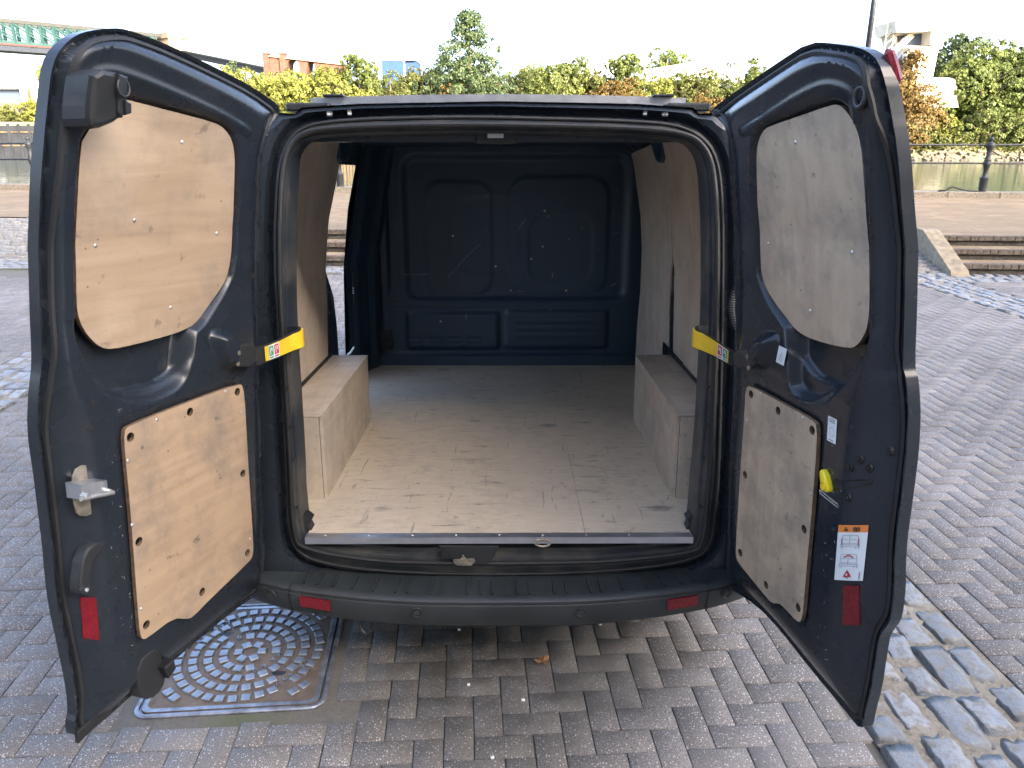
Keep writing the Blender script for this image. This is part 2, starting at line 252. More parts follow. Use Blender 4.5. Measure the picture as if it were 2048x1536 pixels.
M['rubber']=simple('rubber',(.012,.013,.014),.55,bmp=.1)
M['plastic']=simple('black_plastic',(.018,.020,.022),.45,bmp=.15,bscale=500)
M['bumper']=simple('bumper_plastic',(.022,.027,.029),.46,bmp=.25,bscale=700,scale=5,var=.3)
M['sill']=m_paint('sill_paint',(.017,.022,.028),.42,.8,.75)
M['ply_warm']=m_ply('door_plywood_warm',(.42,.315,.215),(.30,.22,.145),(.50,.39,.28),'X',.55,.45,1.,1.3,.75)
M['ply_warm2']=m_ply('door_plywood_low',(.42,.305,.20),(.30,.215,.14),(.49,.37,.25),'X',.85,.5,1.,4.1,.25)
M['ply_grey']=m_ply('door_plywood_grey',(.50,.39,.275),(.37,.285,.20),(.57,.455,.335),'Z',.75,.55,1.,7.7,.10)
M['ply_side']=m_ply('side_lining_plywood',(.64,.55,.45),(.53,.45,.37),(.70,.62,.53),'Z',.35,.55,1.,2.2,.12)
M['ply_box']=m_ply('box_plywood',(.52,.45,.365),(.41,.35,.28),(.60,.53,.44),'Y',.45,.5,1.,9.1,.2)
M['ply_edge']=simple('plywood_edge',(.13,.085,.05),.8,scale=60,var=.4)
M['alu']=simple('aluminium',(.50,.52,.55),.38,.9,var=.08,scale=20)
M['steel']=simple('zinc_steel',(.55,.55,.53),.35,.85,var=.3,scale=25)
M['zinc_dirty']=simple('dirty_steel',(.30,.27,.22),.5,.6,var=.5,scale=30)
M['yellow']=simple('yellow_plastic',(.72,.47,.02),.4,var=.15,scale=20)
M['lemon']=simple('yellow_handle',(.80,.66,.02),.35,var=.05)
M['red']=simple('red_reflector',(.15,.005,.012),.3,var=.25,scale=60,bmp=.2,bscale=400)
M['white_lbl']=simple('white_label',(.70,.74,.74),.35,var=.04)
M['orange_lbl']=simple('orange_label',(.75,.24,.05),.4,var=.05)
M['black_ink']=simple('black_ink',(.03,.03,.035),.5,var=.05)
M['grey_ink']=simple('grey_ink',(.30,.33,.36),.5,var=.05)
M['red_ink']=simple('red_ink',(.45,.02,.05),.45,var=.05)
M['green_ink']=simple('green_ink',(.02,.25,.13),.45,var=.05)
def m_floor():
    m,nt,b=newmat('floor_plywood'); c=coords(nt); g=noise(nt,coords(nt,scale=(3,40,10)),3,4,.6); big=noise(nt,c,1.3,3)
    col=mixc(nt,ramp(nt,g,(.3,0.),(.7,1.)),(.50,.42,.315),(.59,.51,.395)); col=mixc(nt,mathn(nt,'MULTIPLY',ramp(nt,big,(.4,0.),(.65,1.)),.35),col,(.45,.39,.31))
    grime=ramp(nt,noise(nt,c,13,9,.8),(.46,0.),(.66,1.)); zone=ramp(nt,noise(nt,coords(nt,loc=(4,2,0)),2.6,4,.6),(.38,.15),(.62,1.)); col=mixc(nt,mathn(nt,'MULTIPLY',mathn(nt,'MULTIPLY',grime,zone),.42),col,(.16,.145,.13))
    for sc,rt,th,st in (((4,26,4),.3,.64,.6),((30,3,4),-.4,.66,.5),((14,9,4),.9,.68,.55),((7,40,4),-.15,.66,.5)):
        k=ramp(nt,noise(nt,coords(nt,scale=sc,rot=(0,0,rt),loc=(rt*9,1,0)),1.0,5,.7,.6),(th-.03,0.),(th,1.)); col=mixc(nt,mathn(nt,'MULTIPLY',k,st),col,(.11,.10,.10))
    # heel marks: sparse oval scuffs
    v=N(nt,'TexVoronoi',Vector=coords(nt,scale=(1,1.5,1)),Scale=3.1); rv=N(nt,'SeparateColor',Color=v.outputs['Color']).outputs
    k=mathn(nt,'MULTIPLY',mathn(nt,'MULTIPLY',ramp(nt,v.outputs['Distance'],(.10,1.),(.17,0.)),ramp(nt,rv[0],(.48,0.),(.50,1.))),ramp(nt,noise(nt,coords(nt,scale=(10,60,5)),2,4,.7),(.34,0.),(.55,1.))); col=mixc(nt,mathn(nt,'MULTIPLY',k,.75),col,(.13,.115,.115))
    d=N(nt,'TexVoronoi',Vector=c,Scale=13.); rd=N(nt,'SeparateColor',Color=d.outputs['Color']).outputs
    k=mathn(nt,'MULTIPLY',ramp(nt,d.outputs['Distance'],(.035,1.),(.06,0.)),ramp(nt,rd[1],(.70,0.),(.72,1.))); col=mixc(nt,mathn(nt,'MULTIPLY',k,.85),col,(.05,.045,.04))
    setb(nt,b,col,None,0,.45); nt.links.new(ramp(nt,noise(nt,c,7,5),(.3,.30),(.7,.5)),b.inputs['Roughness']); bump(nt,b,mathn(nt,'ADD',g,noise(nt,c,40,3)),.10,.002); return m
M['ply_floor']=m_floor()
M['chipmark']=simple('bare_primer',(.34,.33,.30),.6,var=.3,scale=60)
M['lens']=simple('lamp_lens',(.55,.57,.58),.2,var=.05)
M['glass']=simple('dark_glass',(.01,.012,.014),.05,var=.0)
M['rim']=simple('wheel_rim',(.35,.36,.37),.35,.7)
# ---------------------------------------------------------------- the van
VAN=empty('van',(-0.046, 2.404, -0.002),(math.radians(-2.63),0,math.radians(.26)),'dark grey panel van with both rear doors open and plywood lined load bay','van')
ZF=.56
LZ=np.array([-.4,-.2,.2,.7,1.1,1.4,1.6]); LN=np.array([-.02,0,.022,.052,.10,.172,.235])
def lean(z): return np.interp(z,LZ,LN)
def part(name,mb,mat,smooth=False,parent=None,**kw):
    loc=(0,0,ZF) if parent is None else None
    me=mb if isinstance(mb,bpy.types.Mesh) else (mb.mesh(name) if isinstance(mb,MB) else None)
    if me is None: me=bpy.data.meshes.new(name); mb.to_mesh(me); mb.free()
    o=addmesh(name,me,mat,parent or VAN,loc=loc,smooth=smooth,**kw)
    if smooth: sharp_by_angle(me,35)
    return o
def radial(P,ang,c=(0,.65)):
    P=np.array(P)-np.array(c); out=[]
    for t in ang:
        d=np.array((math.cos(t),math.sin(t))); best=0
        for a,b in zip(P,np.roll(P,-1,0)):
            e=b-a; den=d[0]*e[1]-d[1]*e[0]
            if abs(den)<1e-12: continue
            r=(a[0]*e[1]-a[1]*e[0])/den; u=(a[0]*d[1]-a[1]*d[0])/den
            if r>0 and -1e-9<=u<=1+1e-9: best=max(best,r)
        out.append(best)
    return np.array(out)
# body shell: cross-section polyline (x>0 half), swept along y
HALF=[(.90,-.20),(.962,-.12),(.968,.2),(.95,.7),(.905,1.05),(.845,1.3),(.80,1.40),(.735,1.425),(.715,1.447),(.655,1.443),(.635,1.462),(.45,1.474),(0,1.482)]
YS=[.0,.06,.3,.7,1.33,1.6,2.12,2.6,3.1]
def body_shell():
    mb=MB(); sec=[(x,z) for x,z in HALF]+[(-x,z) for x,z in reversed(HALF[:-1])]
    for i in range(len(YS)-1):
        y0,y1=YS[i],YS[i+1]
        for (a,b) in zip(sec,sec[1:]):
            zl,zh=sorted((a[1],b[1])); hole=(a[0]<0 and y0>=1.32 and y1<=2.13 and zl>=-.13 and zh<=1.31 and abs(a[0])>.8)
            if hole: continue
            f=lambda p,y:(p[0],y+.75*float(lean(p[1])) if y<.2 else y,p[1])
            mb.face([f(a,y0),f(b,y0),f(b,y1),f(a,y1)])
    # cab and bonnet as tapering sections
    secs=[(3.1,1.0,1.0),(3.5,.97,.97),(3.9,.93,.80),(4.25,.93,.50),(4.75,.90,.38),(4.95,.80,.20)]
    loops=[[(x*wx,y,-.20+(z+.20)*hz) for x,z in sec] for y,wx,hz in secs]; mb.loft(loops,closed=False)
    mb.face([p for p in loops[-1]])
    return mb
part('body_shell',body_shell(),M['paint_out'],True)
def win(name,pts): mb=MB(); mb.face(pts); part(name,mb,M['glass'])
win('windscreen',[(-.72,3.62,1.335),(.72,3.62,1.335),(.80,4.16,.80),(-.80,4.16,.80)])
for s in (-1,1): win('cab_window',[(s*.93,3.2,.62),(s*.90,3.85,.62),(s*.84,3.5,1.16),(s*.865,3.2,1.2)])
mb=MB(); mb.face([(-.88,.1,-.19),(.88,.1,-.19),(.88,4.6,-.19),(-.88,4.6,-.19)]); part('underside',mb,M['plastic'])
mb=MB(); mb.face([(-.80,.25,1.40),(.80,.25,1.40),(.80,2.6,1.42),(-.80,2.6,1.42)]); part('roof_lining',mb,M['bulk'])
mb=MB(); mb.box(-.70,.70,.24,.30,1.36,1.43); part('roof_bow',mb,M['paint'])
# tapering rear aperture: profile swept round the opening
inner=chaikin(TR['inner'],1); seal=chaikin(TR['seal'],2)
ANG=np.linspace(0,2*math.pi,360,endpoint=False); RI=radial(inner,ANG); RS=radial(seal,ANG)
outl=[(x,z) for x,z in HALF]+[(-x,z) for x,z in reversed(HALF[:-1])]; RO=radial(outl,ANG)
def loop(r,yo):
    x=r*np.cos(ANG); z=.65+r*np.sin(ANG); return np.c_[x,.75*lean(z)+yo,z]
g=lambda t:RI+(RS-RI)*t
mb=MB(); mb.loft([loop(RI+.05,.16),loop(g(-.05),.12),loop(g(0),.035),loop(g(.08),.024),loop(g(.2),.024),loop(g(.28),.006),loop(g(.62),.002),loop(g(.72),.010),loop(g(.9),.012),loop(g(1.),.016)])
part('door_aperture',mb,M['sill'],True)
mb=MB(); mb.loft([loop(RS,.0165),loop(RS+.006,.036),loop(RS+.022,.040),loop(RS+.030,.020),loop(RS+.036,.008),loop(RS*.35+RO*.65,.0),loop(RS*.06+RO*.94,.010),loop(RO-.002,.022)])
part('rear_panel',mb,M['paint'],True)
for t,r,nm in ((.45,.0085,'door_seal'),(.86,.0055,'door_seal')):
    L=loop(g(t),-.004 if t<.6 else .008); mb=MB(); mb.tube([tuple(p) for p in L]+[tuple(L[0])],r,8,caps=False); part(nm,mb,M['rubber'],True)
# pale bars painting the light reflected off the pressed roof header
for sx in (-1,1):
    mb=MB(); mb.bar((sx*.55,.165,1.463),(sx*.545,.152,1.438),.018,.010); part('header_glint',mb,M['lens'])
    mb=MB(); mb.bar((sx*.485,.168,1.468),(sx*.48,.152,1.440),.012,.008); part('header_glint',mb,M['lens'])
# roof bar with black feet
pl=[(x*.672,.47-.03*(1-x*x),1.505+.010*(1-x*x)) for x in np.linspace(-1,1,13)]
mb=MB(); 
for a,b in zip(pl,pl[1:]): mb.bar(a,b,.05,.026)
rb=part('roof_bar',mb,M['alu'])
for s in (-1,1):
    part('bar_foot',bevbox(min(s*.60,s*.755),max(s*.60,s*.755),.40,.50,1.470,1.498,.006),M['plastic'],parent=rb)
    part('bar_clamp',bevbox(min(s*.55,s*.625),max(s*.55,s*.625),.41,.49,1.519,1.528,.003),M['plastic'],parent=rb)
mb=MB(); mb.tube([(-.38,3.1,1.45),(-.42,3.05,1.62)],[.006,.003],6); mb.lathe([(.03,0),(.022,.03),(.01,.035)],10,(-.38,3.1,1.445)); part('aerial',mb,M['plastic'])
# sill: tread strip, latch, drain ring
mb=MB(); mb.box(-.688,.69,-.004,.030,.0095,.0125); mb.box(-.688,.69,-.0065,-.004,-.012,.0125); st=part('sill_strip',mb,M['alu'])
for i in range(9):
    mb=MB(); mb.lathe([(.005,0),(.004,.0015),(0.0005,.002)],8,(-.62+i*.155,.014,.0125)); part('screw',mb,M['steel'],parent=st)
def lp(a,b,d): return (a,-.01-d,b)
mb=MB(); yb=.004
P0=[(-.215,-.018),(-.165,-.072),(-.145,-.092),(-.045,-.092),(-.025,-.072),(.0,-.02)]
part('latch_recess',prism(P0,lambda a,b,d:(a,-.006-d,b),0,.004,.002),M['plastic'])
part('latch_plate',prism([(-.165,-.07),(-.09,-.066),(-.085,-.078),(-.10,-.094),(-.15,-.094),(-.163,-.082)],lambda a,b,d:(a-.0+.0,-.0115-d,b),0,.004,.0015),M['zinc_dirty'])
mb=MB(); mb.bar((-.127,-.02,-.082),(-.127,-.02,-.05),.007); mb.box(-.136,-.118,-.028,-.016,-.07,-.06); part('latch_hook',mb,M['zinc_dirty'])
mb=MB(); mb.tube([(-.188,-.012,-.045),(-.188,-.020,-.045)],.017,12); part('rubber_stop',mb,M['rubber'])
mb=MB(); mb.tube([(.155+.027*math.cos(t),-.008,-.008+.014*math.sin(t)) for t in np.linspace(0,2*math.pi,17)],.0045,6,caps=False); part('drain_ring',mb,M['zinc_dirty'],True)
for s in (-1,1):
    part('sill_corner_trim',prism([(0,0),(.035,0),(.024,.03),(.034,.05),(.012,.07),(0,.065)],lambda a,b,d,s=s:(s*(.712-a),.06+d,b),0,.05,.004),M['plastic'])
    for z in (.12,.30,.42,.56): 
        mb=MB(); mb.tube([(s*.713,.020,z),(s*.713,.012,z)],.006,8); part('pillar_bolt',mb,M['rubber'])
# bumper swept in plan
path=[(-.975,.42),(-.975,.18),(-.955,.05),(-.90,-.03),(-.80,-.075),(-.65,-.105),(-.35,-.135),(0,-.143)]; path+= [(-x,y) for x,y in reversed(path[:-1])]
path=np.array(chaikin(path,3,closed=False)); tt=np.gradient(path,axis=0); tt/=np.linalg.norm(tt,axis=1)[:,None]; nrm=np.c_[tt[:,1],-tt[:,0]]
def bl(off,z):
    rise=.032*np.clip((np.abs(path[:,0])-.25)/.6,0,1)**1.5; p=path-nrm*off; return np.c_[p[:,0],p[:,1],z+rise*(1+.5*np.clip((-z-.235)/.05,0,1))]
prof=[(.30,-.150),(.135,-.150),(.03,-.158),(.013,-.160),(.004,-.168),(.003,-.176),(.008,-.179),(.003,-.183),(0,-.20),(.006,-.235),(.012,-.262),(.035,-.282),(.07,-.290),(.14,-.292)]
mb=MB(); mb.loft([bl(o,z) for o,z in prof],closed=False); bum=part('bumper',mb,M['bumper'],True)
def onb(x): 
    i=int(np.argmin(np.abs(path[:,0]-x)+10*(path[:,1]>.05))); return path[i],nrm[i],.032*max(0,(abs(path[i,0])-.25)/.6)**1.5
for k in range(23):
    x=-.70+1.4*k/22; p,n_,r=onb(x); mb=MB(); a=p-n_*.035; b=p-n_*.115; mb.bar((a[0],a[1],-.1555+r),(b[0],b[1],-.1495+r),.009,.011); part('tread_rib',mb,M['bumper'],parent=bum)
for s in (-1,1):
    p0,n0,r0=onb(s*.60); p1,n1,r1=onb(s*.705)
    P=[(*(p0+n0*.001),-.187+r0),(*(p1+n1*.001),-.184+r1),(*(p1+n1*.001),-.222+r1),(*(p0-n0*.002),-.228+r0)]
    mb=MB(); Q=[(a+n0[0]*.006,b+n0[1]*.006,c) for a,b,c in P]; mb.face(Q); 
    for i in range(4): mb.face([P[i],P[(i+1)%4],Q[(i+1)%4],Q[i]])
    part('reflector',mb,M['red'],parent=bum)
    for xx,zz in ((.285,-.205),(.80,-.19)):
        p,n_,r=onb(s*xx); c=p+n_*.0; mb=MB(); d=Vector((n_[0],n_[1],0))
        u=Vector((-n_[1],n_[0],0)); ring=[Vector((c[0],c[1],zz+r*.6))+d*.0035+u*(.0165*math.cos(t))+Vector((0,0,.0165*math.sin(t))) for t in np.linspace(0,2*math.pi,21)]
        mb.tube(ring,.0028,6,caps=False); mb.tube([Vector((c[0],c[1],zz+r*.6))-d*.002,Vector((c[0],c[1],zz+r*.6))+d*.005],.0115,14); part('parking_sensor',mb,M['bumper'],parent=bum)
    p,n_,r=onb(s*.735); mb=MB()
    for (o0,z0),(o1,z1) in zip(prof[2:10],prof[3:11]):
        a=p-n_*(o0-.0015); b=p-n_*(o1-.0015); mb.bar((a[0],a[1],z0+r),(b[0],b[1],z1+r),.005,.003)
    part('bumper_seam',mb,M['rubber'],parent=bum)
mb=MB(); mb.tube([(-.512+.0*t,.03,-.27)for t in (0,)]+[(-.505,-.03,-.30),(-.500,-.04,-.335),(-.483,-.045,-.35),(-.466,-.04,-.335),(-.46,-.03,-.30),(-.455,.03,-.27)],.009,8); part('tow_eye',mb,M['plastic'],True)
# wheels
for (y,up) in ((.84,.0385),(3.77,.173)):
    for s in (-1,1):
        wz=-.56+.335+up; e=MB(); e.lathe([(.20,-.10),(.30,-.105),(.33,-.085),(.335,0),(.33,.085),(.30,.105),(.20,.10)],28)
        t=part('tyre',e,M['rubber'],True); t.location=(s*.855,y,ZF+wz); t.rotation_euler=(0,math.pi/2,0)
        e=MB(); e.lathe([(.205,-.08),(.20,.07),(.12,.05),(.05,.065),(.001,.065)],20); r_=part('rim',e,M['rim'],True,parent=t)
# load bay linings
def tumble(z): return np.interp(z,[0,.3,.8,1.0,1.3,1.45],[.885,.885,.872,.852,.808,.77])
def lining(name,poly,s,mat,**kw):
    P=np.array(poly); bb=(P[:,0].min(),P[:,0].max(),P[:,1].min(),P[:,1].max())
    to3=lambda a,b,n:np.c_[s*(tumble(b)-n),a,b]
    return hfield(name,lambda a,b:psdf(P,a,b),bb,.02,lambda a,b:0*a+.009,to3,lambda a,b:0*a,mat,VAN,flip=(s>0),loc=(0,0,ZF),**kw)
lining('side_lining',[(.12,.37),(1.29,.37),(1.30,.55),(1.31,.85),(1.33,1.05),(1.42,1.20),(1.46,1.32),(1.45,1.43),(.34,1.43),(.16,.9)],-1,M['ply_side'])
lining('side_lining',[(.12,.37),(1.33,.37),(1.345,.62),(1.36,.78),(1.385,.85),(1.39,1.43),(.34,1.43),(.16,.9)],1,M['ply_side'])
lining('side_lining',[(1.45,.02),(2.47,.02),(2.46,.30),(2.36,.54),(2.33,.82),(2.31,1.0),(2.36,1.27),(2.38,1.37),(1.39,1.41),(1.396,.85),(1.45,.78),(1.46,.60),(1.43,.37)],1,M['ply_side'])
mb=MB(); 
for z0,z1 in ((.0,.5),(.5,.95)): mb.box(.874,.90,1.1,1.6,z0,z1)
part('pillar_panel',mb,M['paint'])
for s in (-1,1):
    P=[(1.36,1.47),(1.37,1.325),(1.42,1.305),(1.50,1.315),(1.58,1.355),(1.66,1.395),(1.75,1.47)]
    part('roof_gusset',prism(P,lambda a,b,d,s=s:(s*(.80-d),a,b),-.02,.03,.006),M['bulk'])
    # dark slot cut in the lining above the box
    mb=MB(); mb.tube([(s*.872,.56,.385),(s*.872,.56,.43)],.022,10); part('lining_slot',mb,M['rubber'])
def box_arch(s):
    t=part('wheel_arch_box',bevbox(min(s*.70,s*.876),max(s*.70,s*.876),.345,1.327,.002,.352,.001),M['ply_edge'])
    part('top_panel',bevbox(min(s*.684,s*.878),max(s*.684,s*.878),.3315,1.337,.352,.361,.0012),M['ply_box'],parent=t)
    part('side_panel',bevbox(min(s*.686,s*.6985),max(s*.686,s*.6985),.3435,1.335,.003,.3515,.001),M['ply_box'],parent=t)
    part('end_panel',bevbox(min(s*.7,s*.876),max(s*.7,s*.876),.333,.3435,.006,.350,.001),M['ply_box'],parent=t)
    mb=MB(); mb.bar((s*.684,.333,.003),(s*.684,1.33,.003),.006,.006); mb.bar((s*.69,.331,.003),(s*.876,.331,.003),.006,.006); part('sealant_bead',mb,M['rubber'],parent=t)
    mb=MB(); mb.bar((s*.868,.34,.366),(s*.868,1.33,.366),.012,.012); part('sealant_bead',mb,M['rubber'],parent=t)
box_arch(-1); box_arch(1)
fl_=[(-.688,.0),(.3093,.0),(.3093,2.56),(-.885,2.56),(-.885,.13),(-.688,.13)]; fr_=[(.3102,.0),(.69,.0),(.69,.13),(.885,.13),(.885,2.56),(.3102,2.56)]
for P in (fl_,fr_): part('floor_board',prism(P,lambda a,b,d:(a,b,d),-.004,.009,.0008),M['ply_floor'])
# bulkhead: pressed sheet with swages, pods and louvres
def rrect(x0,x1,z0,z1,r,n=6):
    P=[]
    for cx,cz,a in ((x1-r,z0+r,-90),(x1-r,z1-r,0),(x0+r,z1-r,90),(x0+r,z0+r,180)):
        P+=[(cx+r*math.cos(math.radians(a+90*k/n)),cz+r*math.sin(math.radians(a+90*k/n))) for k in range(n+1)]
    return P
def bulk_n(a,b):
    h=0*a
    h-=.030*sm(psdf(rrect(-.66,.83,.42,1.38,.10),a,b)/.05)
    h+=.006*sm(psdf(rrect(-.52,-.06,.46,1.22,.12),a,b)/.03); h-=.005*sm(psdf(rrect(-.36,.14,.60,1.12,.2),a,b)/.02)
    h+=.006*sm(psdf(rrect(.02,.70,.46,1.25,.14),a,b)/.03); h-=.004*sm(psdf(rrect(.16,.60,.55,1.0,.12),a,b)/.02)
    h+=.020*sm(psdf(rrect(-.66,-.02,.10,.37,.03),a,b)/.03); h+=.016*sm(psdf(rrect(0,.71,.10,.385,.04),a,b)/.03)
    h+=.05*sm((.085-b)/.012)
    for z in (.405,.44): h+=.006*np.exp(-((b-z)/.006)**2)
    h+=.012*np.exp(-((a+.80)/.012)**2)+.012*np.exp(-((a+.735)/.014)**2)*sm((b-.45)/.1)
    for k in range(4):
        for j in range(4):
            h-=.008*np.exp(-((b-(.125+.018*j))/.005)**2)*sm((.05-abs(a+.58-k*.135+.02))/.01)
    for j in range(3): h+=.005*np.exp(-((b-(.20+.05*j))/.007)**2)*sm((.28-abs(a-.36))/.03)
    return h
bk=hfield('bulkhead',lambda a,b:psdf([(-.93,.0),(.93,.0),(.93,1.0),(.85,1.45),(-.85,1.45),(-.93,1.0)],a,b),(-.93,.93,0,1.45),.012,bulk_n,lambda a,b,n:np.c_[a,2.6-n,b],None,M['bulk'],VAN,loc=(0,0,ZF))
for pts,r in (([(-.368,.591),(-.25,.715),(-.17,.79),(-.15,.80)],.0022),([(.10,.90),(.135,.955),(.15,.965)],.0015),([(-.66,.61),(-.50,.612)],.0012)):
    mb=MB(); mb.tube([(x,2.6-float(bulk_n(np.array([x]),np.array([z]))[0])-.001,z) for x,z in pts],r,5); part('scuff_mark',mb,M['grey_ink'],parent=bk)
rc=random.Random(2)
mb=MB()
for k in range(26):
    x,z=rc.uniform(-.6,.8),rc.uniform(.1,1.2); a=rc.gauss(.7,.6); L=rc.choice((.004,.006,.010,.03)); n_=float(bulk_n(np.array([x]),np.array([z]))[0]); dx,dz=L*math.cos(a),L*math.sin(a); mb.face([(x-dx,2.5985-n_-.003,z-dz),(x+.0016,2.5985-n_-.003,z-.0016),(x+dx,2.5985-n_-.003,z+dz),(x-.0016,2.5985-n_-.003,z+.0016)])
part('scratches',mb,M['chipmark'],parent=bk,kind='stuff')
for x,z in ((.27,1.02),(.26,.79),(.185,.71),(-.33,.86),(-.05,.66),(.05,.50),(-.42,.30),(.42,.5)):
    mb=MB(); mb.tube([(x,2.63,z),(x,2.6-float(bulk_n(np.array([x]),np.array([z]))[0])-.004,z)],.006,8); part('rivet',mb,M['steel'],parent=bk)
mb=MB(); mb.box(-.92,.92,2.53,2.562,.0,.075); part('bulkhead_foot',mb,M['bulk'])
mb=MB(); mb.tube([(-.775+.034*math.cos(t),2.585,.15+.034*math.sin(t)) for t in np.linspace(0,6.3,17)],.006,6); mb.box(-.86,-.745,2.588,2.6,.10,.24); part('lashing_eye',mb,M['plastic'])
# curved B-pillar between the side door opening and the bulkhead
zz=[1.40,1.36,1.17,.92,.75,.58,.36,.18,.0,-.05]; yy=[2.19,2.185,2.16,2.14,2.06,2.12,2.15,2.18,2.18,2.18]; xx=[-.80,-.815,-.85,-.89,-.92,-.93,-.94,-.945,-.945,-.945]
zi=np.linspace(-.05,1.42,50); yi=np.interp(zi,zz[::-1],yy[::-1]); xi=np.interp(zi,zz[::-1],xx[::-1])
cols=[(-.02,-.004),(0,0),(.012,.006),(.03,.012),(.05,.010),(.075,.03),(.10,.045),(.14,.043),(.20,.07),(.26,.075),(.30,.11),(.42,.12)]
mb=MB(); mb.loft([[(x+dx,y+dy,z) for x,y,z in zip(xi,yi,zi)] for dy,dx in cols],closed=False); bp=part('door_pillar',mb,M['bulk'],True)
part('pillar_switch',bevbox(-.908,-.893,2.135,2.15,.50,.68,.004),M['plastic'],parent=bp)
for z in (.555,.57,.585): mb=MB(); mb.box(-.906,-.896,2.130,2.1345,z,z+.008); part('indicator',mb,M['lens'],parent=bp)
mb=MB(); mb.tube([(-.95,2.10,.185),(-.93,2.09,.20),(-.905,2.085,.235)],.006,6); part('strap_end',mb,M['white_lbl'])
part('door_pillar',prism([(1.30,-.05),(1.72,-.05),(1.67,.20),(1.665,.45),(1.63,.62),(1.50,.76),(1.34,.84),(1.30,.84)],lambda a,b,d:(-.935+d,a,b),0,.03,.008),M['bulk'])
mb=MB(); 
for a,b in (((1.47,.55),(1.47,.68)),((1.47,.68),(1.60,.62)),((1.47,.55),(1.585,.545)),((1.55,.65),(1.60,.55))): mb.bar((-.9035,a[0],a[1]),(-.9035,b[0],b[1]),.003,.004)
part('printed_mark',mb,M['grey_ink'])
mb=MB(); mb.box(-.93,-.80,1.3,2.2,1.41,1.45); part('opening_header',mb,M['bulk'])
part('sliding_door',bevbox(-1.045,-1.0,.42,1.36,-.22,1.30,.02,2),M['paint_out'])
# interior lamp
l=part('interior_lamp',bevbox(-.075,.065,.20,.235,1.352,1.402,.012,3),M['plastic']); part('lamp_lens',bevbox(-.035,.02,.190,.2005,1.370,1.388,.004,2),M['lens'],parent=l)
for sx in (-1,1): mb=MB(); mb.box(sx*.56-.06,sx*.56+.06,.215,.23,1.381,1.385); part('header_trim',mb,M['lens'])
